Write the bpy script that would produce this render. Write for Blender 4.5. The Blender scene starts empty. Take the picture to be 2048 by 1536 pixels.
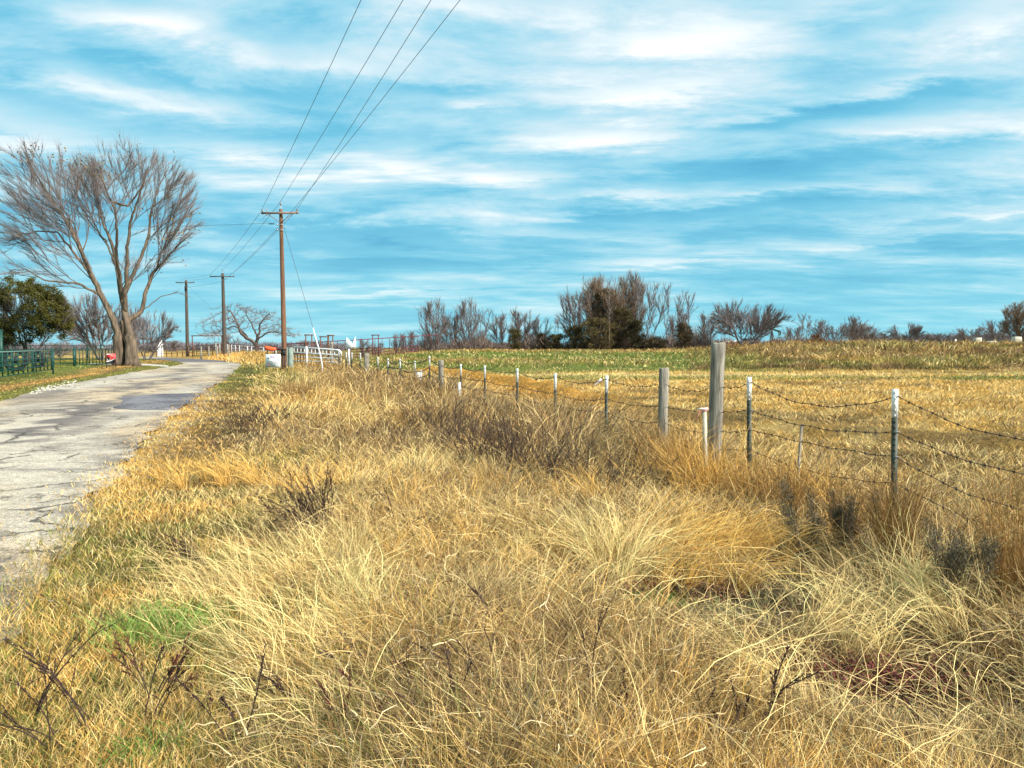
import bpy, math, random
import numpy as np
from math import radians as R
rng = np.random.default_rng(11); random.seed(5)
sc = bpy.context.scene; C = sc.collection
# ------------------------------------------------------------------ camera
CAMH, PITCH = 1.65, R(2.786)
cam = bpy.data.objects.new('camera', bpy.data.cameras.new('camera')); C.objects.link(cam)
cam.location = (0, 0, CAMH); cam.rotation_euler = (R(90) - PITCH, 0, 0)
cam.data.sensor_width = 36; cam.data.lens = 1500 / 2048 * 36; cam.data.clip_start = .05; cam.data.clip_end = 9000
sc.camera = cam
# ------------------------------------------------------------------ light and sky
SUN_EL, SUN_AZ = 37, 122          # azimuth measured from +Y (view direction) clockwise
sc.view_settings.view_transform = 'Standard'; sc.view_settings.look = 'None'
sc.view_settings.exposure = 0.78; sc.view_settings.gamma = 1
sun = bpy.data.objects.new('sun', bpy.data.lights.new('sun', 'SUN')); C.objects.link(sun)
sun.data.energy = 4.5; sun.data.angle = R(10); sun.data.color = (1, .955, .90)
az, el = R(SUN_AZ), R(SUN_EL)
import mathutils
sd = mathutils.Vector((math.sin(az) * math.cos(el), math.cos(az) * math.cos(el), math.sin(el)))
sun.rotation_euler = sd.to_track_quat('Z', 'Y').to_euler(); sun.location = sd * 60

class NT:
    def __init__(s, tree): s.t = tree; tree.nodes.clear()
    def n(s, typ, ins={}, **kw):
        nd = s.t.nodes.new(typ)
        for k, v in kw.items(): setattr(nd, k, v)
        for k, v in ins.items():
            if isinstance(v, bpy.types.NodeSocket): s.t.links.new(v, nd.inputs[k])
            else: nd.inputs[k].default_value = v
        return nd
    def m(s, op, a, b=0.0, c=None, clamp=False):
        nd = s.t.nodes.new('ShaderNodeMath'); nd.operation = op; nd.use_clamp = clamp
        for i, v in enumerate((a, b) if c is None else (a, b, c)):
            if isinstance(v, bpy.types.NodeSocket): s.t.links.new(v, nd.inputs[i])
            else: nd.inputs[i].default_value = v
        return nd.outputs[0]
    def mix(s, f, a, b, blend='MIX'):
        nd = s.t.nodes.new('ShaderNodeMix'); nd.data_type = 'RGBA'; nd.blend_type = blend
        for i, v in ((0, f), (6, a), (7, b)):
            if isinstance(v, bpy.types.NodeSocket): s.t.links.new(v, nd.inputs[i])
            else: nd.inputs[i].default_value = v if i == 0 or len(v) == 4 else (*v, 1)
        return nd.outputs[2]
    def ramp(s, f, stops):
        nd = s.t.nodes.new('ShaderNodeValToRGB'); s.t.links.new(f, nd.inputs[0])
        cr = nd.color_ramp
        while len(cr.elements) < len(stops): cr.elements.new(.5)
        for e, (p, c) in zip(cr.elements, stops):
            e.position = p; e.color = (*c, 1) if isinstance(c, tuple) else (c, c, c, 1)
        return nd.outputs[0]
    def noise(s, vec, scale, detail=4, rough=.55, dist=0):
        nd = s.n('ShaderNodeTexNoise', {'Scale': scale, 'Detail': detail, 'Roughness': rough, 'Distortion': dist})
        s.t.links.new(vec, nd.inputs['Vector']); return nd.outputs[0]

world = bpy.data.worlds.new("World"); sc.world = world; world.use_nodes = True
w = NT(world.node_tree)
sky = w.n('ShaderNodeTexSky', sky_type='NISHITA', sun_disc=False, sun_elevation=el, sun_rotation=az,
          air_density=1.6, dust_density=.4, ozone_density=2.0)
tc = w.n('ShaderNodeTexCoord').outputs['Generated']
sep = w.n('ShaderNodeSeparateXYZ', {0: tc}).outputs
zc = w.m('MAXIMUM', sep[2], 0.0)
den = w.m('ADD', zc, .10)
pv = w.n('ShaderNodeCombineXYZ', {0: w.m('MULTIPLY', w.m('DIVIDE', sep[0], den), .52), 1: w.m('DIVIDE', sep[1], den), 2: 0.0}).outputs[0]
warp = w.n('ShaderNodeTexNoise', {'Vector': pv, 'Scale': .9, 'Detail': 2.0}).outputs[1]
pw = w.n('ShaderNodeVectorMath', {0: pv, 1: w.n('ShaderNodeVectorMath', {0: warp, 1: (.35, .55, 0)}, operation='MULTIPLY').outputs[0]}, operation='ADD').outputs[0]
n1 = w.noise(pw, 1.15, 6, .56); n2 = w.noise(pw, 3.1, 7, .62); n3 = w.noise(pw, .45, 2, .5); n4 = w.noise(pw, 2.0, 8, .66)
# named clouds: bright streaks where the photo has them (azimuth deg, elevation deg, half widths, strength)
azn = w.m('MULTIPLY', w.m('ARCTAN2', sep[0], sep[1]), 57.2958)
eln = w.m('MULTIPLY', w.m('ARCSINE', sep[2]), 57.2958)
azj = w.m('ADD', azn, w.m('MULTIPLY', w.m('SUBTRACT', n2, .5), 16.0))
elj = w.m('ADD', eln, w.m('MULTIPLY', w.m('SUBTRACT', n4, .5), 6.5))
def ae(px, py):
    th = PITCH; vx, vy, vz = (px - 1024) / 1500, 1, -(py - 768) / 1500
    vy, vz = vy * math.cos(th) + vz * math.sin(th), -vy * math.sin(th) + vz * math.cos(th)
    return math.degrees(math.atan2(vx, vy)), math.degrees(math.atan2(vz, math.hypot(vx, vy)))
tot = None
for px, py, hw, hh, st in [(1360, 85, 150, 30, .8), (1470, 120, 110, 24, .5), (1950, 55, 110, 34, .7), (1830, 175, 130, 16, .6), (1300, 190, 130, 18, .6),
                           (1230, 265, 170, 17, .7), (1790, 265, 110, 18, .45), (340, 55, 150, 26, .9), (660, 130, 130, 20, .55), (970, 218, 60, 11, .6),
                           (360, 205, 120, 20, .6), (780, 320, 90, 20, .45), (960, 355, 90, 13, .5), (1300, 388, 150, 10, .55), (1600, 385, 160, 9, .45),
                           (60, 270, 120, 30, .6), (420, 300, 150, 18, .5), (1960, 420, 120, 8, .4), (800, 585, 170, 8, .5), (1350, 520, 260, 7, .3),
                           (1750, 480, 200, 7, .3), (1250, 20, 260, 30, .45), (900, 20, 160, 26, .4), (160, 160, 120, 14, .35), (1020, 470, 200, 9, .2),
                           # darker blue-grey gaps
                           (1500, 240, 240, 13, -.4), (1700, 215, 200, 15, -.35), (330, 160, 230, 14, -.4), (40, 190, 90, 16, -.4), (1500, 345, 160, 14, -.35), (1400, 435, 420, 13, -.55), (1950, 290, 80, 12, -.5),
                           (950, 178, 150, 13, -.55), (1180, 130, 60, 16, -.1), (1640, 60, 90, 20, -.35), (700, 470, 380, 20, -.6), (400, 380, 180, 16, -.25), (640, 520, 330, 18, -.35), (560, 60, 80, 20, -.3), (1120, 320, 170, 14, -.25)]:
    a0, e0 = ae(px, py); ha = hw / 1500 * 57.3; he = hh / 1500 * 57.3
    g = w.m('EXPONENT', w.m('MULTIPLY', w.m('ADD', w.m('POWER', w.m('ABSOLUTE', w.m('MULTIPLY', w.m('SUBTRACT', azj, a0), 1 / ha)), 2.0),
                                             w.m('POWER', w.m('ABSOLUTE', w.m('MULTIPLY', w.m('SUBTRACT', elj, e0), 1 / he)), 2.0)), -1.0))
    g = w.m('MULTIPLY', g, st * .46); tot = g if tot is None else w.m('ADD', tot, g)
cov = w.m('ADD', w.m('MULTIPLY', w.m('SUBTRACT', n1, .5), 1.6), w.m('MULTIPLY', w.m('SUBTRACT', n4, .5), 1.5))
cov = w.m('ADD', cov, w.m('MULTIPLY', w.m('SUBTRACT', n3, .5), .5))
# cloud cover thins out towards the horizon
cov = w.m('ADD', cov, w.m('MULTIPLY', w.m('SUBTRACT', w.m('MINIMUM', w.m('MULTIPLY', zc, 2.6), 1.0), .62), .22))
cov = w.m('ADD', w.m('ADD', cov, tot), .49)
cl = w.ramp(cov, [(0, (.09, .44, .68)), (.28, (.17, .57, .78)), (.50, (.38, .72, .87)), (.70, (.66, .85, .93)), (.92, (1.02, 1.06, 1.08))])
skyc = w.mix(1.0, sky.outputs[0], (.10, .10, .10), 'MULTIPLY')
hor = w.mix(w.ramp(zc, [(0, 1.0), (.16, 0.0)]), (.17, .65, .86), (.27, .78, .93))
cl2 = w.mix(w.ramp(zc, [(0, .7), (.05, .45), (.13, 0.0)]), cl, hor)
fin = w.mix(.90, skyc, cl2)
bg = w.n('ShaderNodeBackground', {'Strength': .63}); w.t.links.new(fin, bg.inputs[0])
wo = w.n('ShaderNodeOutputWorld'); w.t.links.new(bg.outputs[0], wo.inputs[0])
world.cycles.sampling_method = 'MANUAL'; world.cycles.sample_map_resolution = 512
sc.cycles.max_bounces = 5; sc.cycles.diffuse_bounces = 3; sc.cycles.transmission_bounces = 3; sc.cycles.transparent_max_bounces = 4
sc.render.film_transparent = False

# ------------------------------------------------------------------ photo geometry helpers
def ray(px, py):
    vx, vy, vz = (px - 1024) / 1500, 1, -(py - 768) / 1500
    c, s_ = math.cos(PITCH), math.sin(PITCH)
    return np.array([vx, vy * c + vz * s_, -vy * s_ + vz * c])
def at(px, py, z=0.0):
    v = ray(px, py); return np.array([0, 0, CAMH]) + v * ((z - CAMH) / v[2])
def atd(px, py, D):
    v = ray(px, py); return np.array([0, 0, CAMH]) + v * (D / v[1])
def ss(x, a, b):
    t = np.clip((x - a) / (b - a), 0, 1); return t * t * (3 - 2 * t)
def vnoise(x, y, sc_=1.0, seed=0):
    x = np.asarray(x, float) * sc_ + 1000; y = np.asarray(y, float) * sc_ + 1000
    xi, yi = np.floor(x).astype(np.int64), np.floor(y).astype(np.int64); fx, fy = x - xi, y - yi
    fx = fx * fx * (3 - 2 * fx); fy = fy * fy * (3 - 2 * fy)
    def h(a, b):
        n = (a * 374761393 + b * 668265263 + seed * 1442695041) & 0xffffffff
        n = ((n ^ (n >> 13)) * 1274126177) & 0xffffffff
        return ((n ^ (n >> 16)) & 0xffff) / 65535.0
    return (h(xi, yi) * (1 - fx) + h(xi + 1, yi) * fx) * (1 - fy) + (h(xi, yi + 1) * (1 - fx) + h(xi + 1, yi + 1) * fx) * fy
def fbm(x, y, sc_=1.0, seed=0, o=4):
    t = 0; a = 1; q = 0
    for i in range(o): t = t + a * vnoise(x, y, sc_ * 2 ** i, seed + i * 7); q += a; a *= .55
    return t / q
def polydist(x, y, pts):
    x = np.asarray(x, float); y = np.asarray(y, float); best = np.full(x.shape, 1e9)
    for (ax, ay), (bx, by) in zip(pts[:-1], pts[1:]):
        dx, dy = bx - ax, by - ay; L = dx * dx + dy * dy
        t = np.clip(((x - ax) * dx + (y - ay) * dy) / L, 0, 1)
        best = np.minimum(best, np.hypot(x - ax - t * dx, y - ay - t * dy))
    return best
def inpoly(x, y, poly):
    x = np.asarray(x, float); y = np.asarray(y, float); r = np.zeros(x.shape, bool)
    n = len(poly)
    for i in range(n):
        x1, y1 = poly[i]; x2, y2 = poly[(i + 1) % n]
        if y1 == y2: continue
        c = ((y1 > y) != (y2 > y)) & (x < (x2 - x1) * (y - y1) / (y2 - y1) + x1); r ^= c
    return r
def sroad(x, y): return (x + 3.2) * .947 + (y - 4.7) * .321       # metres to the right of the road's right edge
# road outline on the ground
RR = [(3.2, -14), (.2, -6), (-1.6, 0)] + [tuple(at(a, b)[:2]) for a, b in [(0, 1235), (70, 1160), (130, 1102), (200, 1000), (240, 940), (290, 880), (345, 830), (400, 790), (440, 765), (468, 745), (482, 731), (479, 725.5), (440, 721), (400, 718.5), (350, 716), (300, 713)]]
RL = [(-4.0, -14), (-8, -2), (-11, 9)] + [tuple(at(a, b)[:2]) for a, b in [(0, 806), (60, 786), (130, 770), (200, 757), (260, 746), (330, 735), (372, 727.5), (352, 723), (310, 718.5), (270, 716.5)]]
ROAD = RR + RL[::-1]
DRIVE = [tuple(at(a, b)[:2]) for a, b in [(180, 729), (300, 731.5), (335, 734.5), (338, 731), (300, 728.2), (180, 727)]]
FUR = [tuple(at(a, b, -.1)[:2]) for a, b in [(840, 743), (880, 742), (950, 752), (1060, 775), (1180, 800), (1400, 835), (1600, 850), (1800, 868), (2048, 885)]] 
FUR += [(FUR[-1][0] + 8, FUR[-1][1] - 1)]
HOLL = [(at(1390, 1175)[:2], 1.05, .70), (at(1800, 1345)[:2], .80, .55), (at(770, 855)[:2], 1.2, .7), (at(640, 1240)[:2], .3, .2)]
BEDGE = [tuple(at(a, b)[:2]) for a, b in [(240, 711.5), (300, 713), (350, 716), (400, 718.5), (440, 721), (479, 725.5), (500, 728), (545, 731)]]
BANK = BEDGE + [(q[0] * 2.4, q[1] * 2.4) for q in BEDGE[::-1]]
def bank(x, y): return ss(polydist(x, y, BEDGE), .8, 6) * inpoly(x, y, BANK) * ss(np.hypot(x, y), 260, 200)
def roadmask(x, y): return inpoly(x, y, ROAD) | inpoly(x, y, DRIVE)
def height(x, y, noisy=True):
    x = np.asarray(x, float); y = np.asarray(y, float); s = sroad(x, y)
    z = -.10 * ss(s, 2.5, 6) + .0 * x
    fd = polydist(x, y, FUR)
    fo = np.sign((x) * 0 + 1)
    z = z + .30 * np.exp(-(fd / .55) ** 2) * ss(s, 8, 10) * (1 - .6 * ss(x, 1, 6)) * (.6 + .8 * vnoise(x, y, 1.3, 5))
    z = z - .10 * np.exp(-((fd - 1.3) / .6) ** 2) * ss(s, 8, 10)
    A = 1.30 * ss(x, -23, -6) + .72 * ss(x, 16, 36)
    foot = 52 + 6 * (vnoise(x, y * 0, .05, 3) - .5); top = 88
    z = z + A * ss(y, foot, top) * (1 + .06 * (fbm(x, y, .12, 8) - .5))
    z = z + .62 * bank(x, y)
    # shallow roadside ditch left of the road
    wl = -s - 5.8
    z = z - .28 * np.exp(-((wl - 4.5) / 2.0) ** 2) * (y < 55)
    for (c, a, b) in HOLL: z = z - .09 * np.exp(-((x - c[0]) / a) ** 2 - ((y - c[1]) / b) ** 2)
    if noisy:
        r = np.hypot(x, y)
        z = z + (fbm(x, y, 1.1, 21) - .5) * .10 * ss(s, .3, 2) * (r < 400) + (fbm(x, y, .22, 31) - .5) * .16 * ss(s, 3, 9) * (r < 400)
    return z
H1 = lambda x, y: float(height(np.array([x]), np.array([y]))[0])

# ------------------------------------------------------------------ materials
def mat(name, col, rough=.8, metal=0, var=.25, vs=8, bump=0, bs=30, spec=.3, stretch=(1, 1, 1), col2=None):
    m = bpy.data.materials.new(name); m.use_nodes = True; t = NT(m.node_tree)
    tc = t.n('ShaderNodeTexCoord').outputs['Object']
    mp = t.n('ShaderNodeMapping', {0: tc, 'Scale': stretch}).outputs[0]
    nz = t.noise(mp, vs, 5, .6)
    c2 = col2 or tuple(c * (1 - var) for c in col)
    c1 = col if col2 else tuple(min(1, c * (1 + var)) for c in col)
    base = t.mix(t.ramp(nz, [(.35, 0.0), (.65, 1.0)]), c1, c2)
    b = t.n('ShaderNodeBsdfPrincipled', {'Base Color': base, 'Roughness': rough, 'Metallic': metal, 'Specular IOR Level': spec})
    if bump:
        bm = t.n('ShaderNodeBump', {'Strength': bump, 'Distance': .02, 'Height': t.noise(mp, bs, 6, .65)}); t.t.links.new(bm.outputs[0], b.inputs['Normal'])
    o = t.n('ShaderNodeOutputMaterial'); t.t.links.new(b.outputs[0], o.inputs[0])
    return m
def leafmat(name, trans=.3, rough=.7, vary=.25, vs=3.0):
    m = bpy.data.materials.new(name); m.use_nodes = True; t = NT(m.node_tree)
    a = t.n('ShaderNodeAttribute', attribute_name='Col').outputs[0]
    g = t.n('ShaderNodeTexCoord').outputs['Object']
    nz = t.noise(g, vs, 3, .6)
    k = t.ramp(nz, [(.3, 1 - vary), (.7, 1 + vary)])
    base = t.mix(1.0, a, k, 'MULTIPLY')
    d = t.n('ShaderNodeBsdfPrincipled', {'Base Color': base, 'Roughness': rough, 'Specular IOR Level': .25})
    tr = t.n('ShaderNodeBsdfTranslucent', {0: base})
    mx = t.n('ShaderNodeMixShader', {0: trans, 1: d.outputs[0], 2: tr.outputs[0]})
    o = t.n('ShaderNodeOutputMaterial'); t.t.links.new(mx.outputs[0], o.inputs[0])
    return m
M = {}
M['grass'] = leafmat('dry_grass', .10)
M['leaf'] = leafmat('leaf', .25)
M['bark'] = mat('bark', (.20, .145, .095), .9, vs=5, bump=1.0, bs=7, stretch=(1, 1, .16), col2=(.065, .048, .032))
M['bark_dark'] = mat('bark_dark', (.11, .085, .07), .9, var=.35, vs=6, bump=.6, bs=14, stretch=(1, 1, .3))
M['twig'] = leafmat('twig', .0, .9, .2)
M['pole'] = mat('pole_wood', (.17, .085, .045), .85, var=.35, vs=3, bump=.5, bs=20, stretch=(4, 4, .3))
M['pole_dark'] = mat('pole_wood_dark', (.085, .065, .05), .85, var=.3, vs=3, stretch=(4, 4, .3))
M['arm'] = mat('crossarm_wood', (.24, .17, .13), .85, var=.3, vs=5)
M['wood'] = mat('weathered_post', (.40, .36, .28), .9, vs=7, bump=.9, bs=18, stretch=(3.5, 3.5, .35), col2=(.15, .13, .10))
M['wire'] = mat('barbed_wire_steel', (.06, .045, .04), .7, .3, var=.4, vs=20)
M['cable'] = mat('cable', (.10, .10, .10), .6, .2)
M['steel'] = mat('galvanised', (.42, .43, .44), .5, .6)
M['tgreen'] = mat('green_enamel_post', (.035, .06, .04), .55, .1, var=.4, vs=25, col2=(.06, .05, .035))
M['tip'] = mat('weathered_white_paint', (.88, .88, .84), .6, vs=22, col2=(.60, .57, .50))
M['white'] = mat('white_paint', (.86, .86, .83), .55, var=.06, vs=9)
M['offwhite'] = mat('offwhite_paint', (.72, .71, .66), .6, var=.12, vs=9)
M['pen'] = mat('pen_green', (.012, .06, .043), .45, .1, var=.3, vs=6)
M['pen_lt'] = mat('pen_rail_faded', (.13, .22, .18), .5, .1, var=.2, vs=6)
M['maroon'] = mat('maroon_pipe', (.13, .03, .035), .6, .1, var=.3, vs=4)
M['rust'] = mat('rusty_pipe', (.16, .07, .04), .75, .2, var=.3, vs=6)
M['black'] = mat('black_steel', (.02, .02, .022), .6, .1)
M['rubber'] = mat('tyre_rubber', (.018, .018, .02), .8)
M['red'] = mat('red_panel', (.62, .05, .04), .5, var=.12)
M['orange'] = mat('orange_plastic', (.85, .13, .04), .5, var=.15)
M['pink'] = mat('ribbon_pink', (.85, .30, .28), .6, var=.2)
M['purple'] = mat('purple_print', (.22, .05, .25), .6)
M['ink'] = mat('dark_print', (.03, .07, .09), .6)
M['glass'] = mat('insulator', (.25, .26, .27), .25, 0, spec=.6)
M['stone'] = mat('pale_stone', (.50, .46, .36), .9, var=.2)
M['barrel'] = mat('grey_green_barrel', (.24, .30, .25), .7, var=.2)

# ------------------------------------------------------------------ mesh helpers
def mesh_np(name, verts, loops, starts, material, cols=None, smooth=False):
    me = bpy.data.meshes.new(name)
    me.vertices.add(len(verts)); me.vertices.foreach_set('co', np.ascontiguousarray(verts, np.float32).ravel())
    me.loops.add(len(loops)); me.loops.foreach_set('vertex_index', np.ascontiguousarray(loops, np.int32))
    me.polygons.add(len(starts)); me.polygons.foreach_set('loop_start', np.ascontiguousarray(starts, np.int32))
    if cols is not None:
        a = me.color_attributes.new('Col', 'FLOAT_COLOR', 'POINT')
        c4 = np.ones((len(verts), 4), np.float32); c4[:, :3] = cols; a.data.foreach_set('color', c4.ravel())
    me.materials.append(material)
    me.update(calc_edges=True)
    if smooth: me.polygons.foreach_set('use_smooth', np.ones(len(starts), bool))
    return me
def nrm(v): return v / np.maximum(np.linalg.norm(v, axis=-1, keepdims=True), 1e-9)
class Acc:                                   # accumulates ribbons, tubes and polygons into ONE mesh
    def __init__(s): s.v = []; s.l = []; s.st = []; s.c = []; s.nv = 0; s.nl = 0
    def add(s, v, l, st, c=None):
        s.v.append(v); s.l.append(l + s.nv); s.st.append(st + s.nl)
        s.c.append(np.broadcast_to(np.asarray((.5, .5, .5) if c is None else c, np.float32), (len(v), 3)))
        s.nv += len(v); s.nl += len(l)
    def polys(s, verts, faces, c=None):
        l = np.array([i for f in faces for i in f]); st = np.cumsum([0] + [len(f) for f in faces[:-1]])
        s.add(np.array(verts, float), l, st, c)
    def blades(s, base, d0, d1, L, w, nseg, col, taper=.6, tipcol=None, kink=0):
        n = len(base)
        if n == 0: return
        L = np.broadcast_to(L, (n,)); w = np.broadcast_to(w, (n,)); col = np.broadcast_to(col, (n, 3))
        d0 = nrm(d0); d1 = nrm(d1)
        wv = nrm(np.cross(d0 + d1 + 1e-3, rng.normal(size=(n, 3)))) * w[:, None] * .5
        P = [base]
        for k in range(nseg):
            t = (k + .5) / nseg; P.append(P[-1] + nrm(d0 * (1 - t) + d1 * t + (rng.normal(size=(n, 3)) * kink if kink else 0)) * (L / nseg)[:, None])
        V = np.empty((n, 2 * nseg + 1, 3)); CC = np.empty((n, 2 * nseg + 1, 3))
        for k in range(nseg):
            f = (1 - k / nseg) ** taper; V[:, 2 * k] = P[k] - wv * f; V[:, 2 * k + 1] = P[k] + wv * f
            CC[:, 2 * k] = CC[:, 2 * k + 1] = col
        V[:, -1] = P[-1]; CC[:, -1] = col if tipcol is None else tipcol
        li = []; st = []; q = 0
        for k in range(nseg - 1): li += [2 * k, 2 * k + 1, 2 * k + 3, 2 * k + 2]; st.append(q); q += 4
        li += [2 * nseg - 2, 2 * nseg - 1, 2 * nseg]; st.append(q); q += 3
        nvp = 2 * nseg + 1
        l = (np.arange(n)[:, None] * nvp + np.array(li)[None]).ravel()
        stt = (np.arange(n)[:, None] * q + np.array(st)[None]).ravel()
        s.add(V.reshape(-1, 3), l, stt, CC.reshape(-1, 3))
    def tube(s, pts, rad, sides=6, c=None, cap=True, flute=0):
        pts = np.array(pts, float); n = len(pts); rad = np.broadcast_to(rad, (n,))
        d = np.gradient(pts, axis=0); d = nrm(d)
        ref = np.array([0, 0, 1.0]) if abs(d[0][2]) < .9 else np.array([1.0, 0, 0])
        u = nrm(np.cross(d, ref)); v = np.cross(d, u)
        a = np.linspace(0, 2 * np.pi, sides, endpoint=False)
        fl = 1 + flute * (np.sin(a * 3 + pts[:, 2:3] * .9) * .5 + np.sin(a * 5 + 1.3 - pts[:, 2:3] * .6) * .35 + np.sin(a * 8 + pts[:, 2:3] * 1.7) * .2)
        V = pts[:, None] + (u[:, None] * np.cos(a)[None, :, None] + v[:, None] * np.sin(a)[None, :, None]) * (rad[:, None] * fl)[:, :, None]
        V = V.reshape(-1, 3)
        i = np.arange(n - 1)[:, None] * sides; j = np.arange(sides)[None]; j2 = (j + 1) % sides
        l = np.stack([i + j, i + j2, i + sides + j2, i + sides + j], -1).reshape(-1)
        st = np.arange((n - 1) * sides) * 4
        s.add(V, l, st, c)
        if cap:
            b = s.nv - len(V)
            for ring, rv in ((0, True), (n - 1, False)):
                idx = np.arange(sides) + ring * sides
                s.l.append((idx[::-1] if rv else idx) + b); s.st.append(np.array([s.nl])); s.nl += sides
    def box(s, c, size, rz=0, rx=0, ry=0, col=None):
        hx, hy, hz = [q / 2 for q in size]
        V = np.array([[x, y, z] for x in (-hx, hx) for y in (-hy, hy) for z in (-hz, hz)])
        m = np.array(mathutils.Euler((rx, ry, rz)).to_matrix()); V = V @ m.T + np.array(c)
        s.polys(V, [(0, 1, 3, 2), (4, 6, 7, 5), (0, 4, 5, 1), (2, 3, 7, 6), (0, 2, 6, 4), (1, 5, 7, 3)], col)
    def build(s, name, material, parent=None, loc=None, smooth=False):
        V = np.concatenate(s.v)
        if loc is not None: V = V - np.array(loc)
        me = mesh_np(name, V, np.concatenate(s.l), np.concatenate(s.st), material, np.concatenate(s.c), smooth)
        o = bpy.data.objects.new(name, me); C.objects.link(o)
        if parent is not None: o.parent = parent
        elif loc is not None: o.location = loc
        return o
def empty(name, loc, label=None, cat=None, group=None, kind=None):
    o = bpy.data.objects.new(name, None); C.objects.link(o); o.location = [float(q) for q in loc]; o.empty_display_size = .2
    return tag(o, label, cat, group, kind)
def tag(o, label=None, cat=None, group=None, kind=None):
    if label: o['label'] = label
    if cat: o['category'] = cat
    if group: o['group'] = group
    if kind: o['kind'] = kind
    return o
def copy_thing(src, loc, rz, scale, label, group=None):
    r = src.copy(); C.objects.link(r); r.location = [float(q) for q in loc]; r.rotation_euler = (0, 0, rz)
    r.scale = scale if hasattr(scale, '__len__') else (scale,) * 3
    r['label'] = label
    if group: r['group'] = group
    for ch in src.children:
        c = ch.copy(); C.objects.link(c); c.parent = r
        for g in ch.children:
            d = g.copy(); C.objects.link(d); d.parent = c
    return r
# ------------------------------------------------------------------ ground colours (what grows where)
STRAW = np.array((.74, .425, .105)); PALE = np.array((.95, .68, .28)); OLIVE = np.array((.21, .205, .035)); GREEN = np.array((.135, .205, .028))
BROWN = np.array((.23, .125, .045)); GREYB = np.array((.30, .22, .13)); DIRT = np.array((.52, .25, .035)); ORNG = np.array((.38, .205, .06))
REDB = np.array((.13, .035, .025)); SAGE = np.array((.26, .28, .16))
DARKP = [(at(1850, 1430)[:2], 1.0, .6, .8), (at(1450, 1200)[:2], 1.3, .5, .8), (at(1750, 1180)[:2], 1.4, .7, .6), (at(820, 1500)[:2], .8, .35, .6), (at(830, 880)[:2], 2.2, 1.6, .7), (at(520, 880)[:2], 1.4, 1.6, .6), (at(930, 1180)[:2], .7, .5, .5), (at(1980, 1250)[:2], .9, .8, .6), (at(640, 1060)[:2], .8, .6, .6), (at(1060, 1050)[:2], 1.0, .6, .45)]
def lerp(a, b, t): t = np.asarray(t)[..., None]; return a * (1 - t) + b * t
def cover(x, y):
    x = np.asarray(x, float); y = np.asarray(y, float); s = sroad(x, y); r = np.hypot(x, y)
    n1 = fbm(x, y, .5, 41); n2 = fbm(x, y, 1.7, 42); nb = fbm(x, y, .08, 43); nl = fbm(x * .3, y, .22, 44)
    c = lerp(STRAW, PALE, ss(n2, .45, .7) * .7)
    c = lerp(c, BROWN, ss(n1, .50, .66) * .72)
    # verge beside the road: shorter, greener in patches
    v = ss(s, 2.3, .9) * ss(n1 + .8 * (n2 - .5), .30, .75) * ss(r, 14, 7)
    c = lerp(c, OLIVE, np.clip(v * 1.0, 0, 1) * (s > -.5))
    v2 = ss(s, 4.6, 2.6) * ss(y, 22, 34) * ss(n1, .25, .5); c = lerp(c, lerp(OLIVE, GREEN, ss(n2, .4, .6)), v2 * .95 * (s > -.2))
    v3 = np.exp(-((s - 1.9) / .7) ** 2) * ss(n1, .45, .6) * (r < 24) * (y > 6); c = lerp(c, OLIVE, v3 * .8)
    # fence row: browner
    f = np.exp(-((s - 6.6) / 2.0) ** 2) * ss(r, 9, 14) * ss(y, 110, 80); c = lerp(c, lerp(BROWN, GREYB, ss(n2, .4, .6)), f * .55)
    # pasture
    p = ss(s, 8, 11)
    g1 = ss(nl, .50, .60) * ss(y, 34, 44) * ss(y, 110, 60); c = lerp(c, lerp(OLIVE, GREEN, ss(n1, .35, .6)), p * g1 * .9)
    bz = ss(y, 52, 60)
    slope = lerp(lerp(OLIVE, GREEN, ss(nb + .5 * (n1 - .5), .38, .55)), lerp(STRAW, BROWN, .55 + 0 * x), ss(nl + .35 * (n1 - .5), .56, .72))
    rightb = lerp(lerp(BROWN * 1.1, OLIVE, ss(nl + .5 * (nb - .5), .38, .54)), STRAW, ss(n1, .52, .70) * .45)
    slope = lerp(slope, rightb, ss(x, 14, 26))
    c = lerp(c, slope, p * bz)
    gl = np.exp(-((y - 60 - .12 * x) / 7.5) ** 2) * ss(x, -14, -9) * ss(x, 18, 8); c = lerp(c, GREEN, np.clip(p * gl * 1.1, 0, 1) * .85)
    top = ss(y, 80, 87); c = lerp(c, lerp(BROWN, STRAW, ss(n1, .4, .6) * .7), p * top * .75)
    bs = np.exp(-((y - 47 - .05 * x) / 2.2) ** 2) * ss(nl, .35, .5); c = lerp(c, PALE, p * bs * .8)
    gs = np.exp(-((y - 41 - .08 * x) / 1.6) ** 2) * ss(fbm(x * .2, y, .3, 47), .42, .5); c = lerp(c, GREEN, p * gs * .85)
    fd = polydist(x, y, FUR)
    fu = np.exp(-(fd / (.75 - .35 * ss(x, 1, 5))) ** 2) * (s > 8.2); c = lerp(c, lerp(lerp(DIRT, BROWN, .12 + 0 * x), BROWN, ss(x, .5, 4) * .8), np.clip(fu * 1.3 * (1 - .6 * ss(x, 1, 5)), 0, 1))
    # left of the road
    wl = -s - 5.6
    L = (wl > 0).astype(float)
    cl_ = lerp(OLIVE, BROWN, ss(wl + 2 * (n1 - .5), 1.6, 3.2) * .8); cl_ = lerp(cl_, lerp(BROWN, STRAW, .35 + .4 * ss(n1, .4, .6)), ss(wl, 2.6, 3.6) * ss(wl, 6.0, 4.5) * .8)
    cl_ = lerp(cl_, lerp(GREEN, OLIVE, ss(n1, .35, .65)), ss(wl + 2 * (n1 - .5), 4.6, 6.2))
    cl_ = lerp(cl_, lerp(STRAW, OLIVE, ss(nb, .4, .6)), ss(y, 85, 100) * .8)
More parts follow.
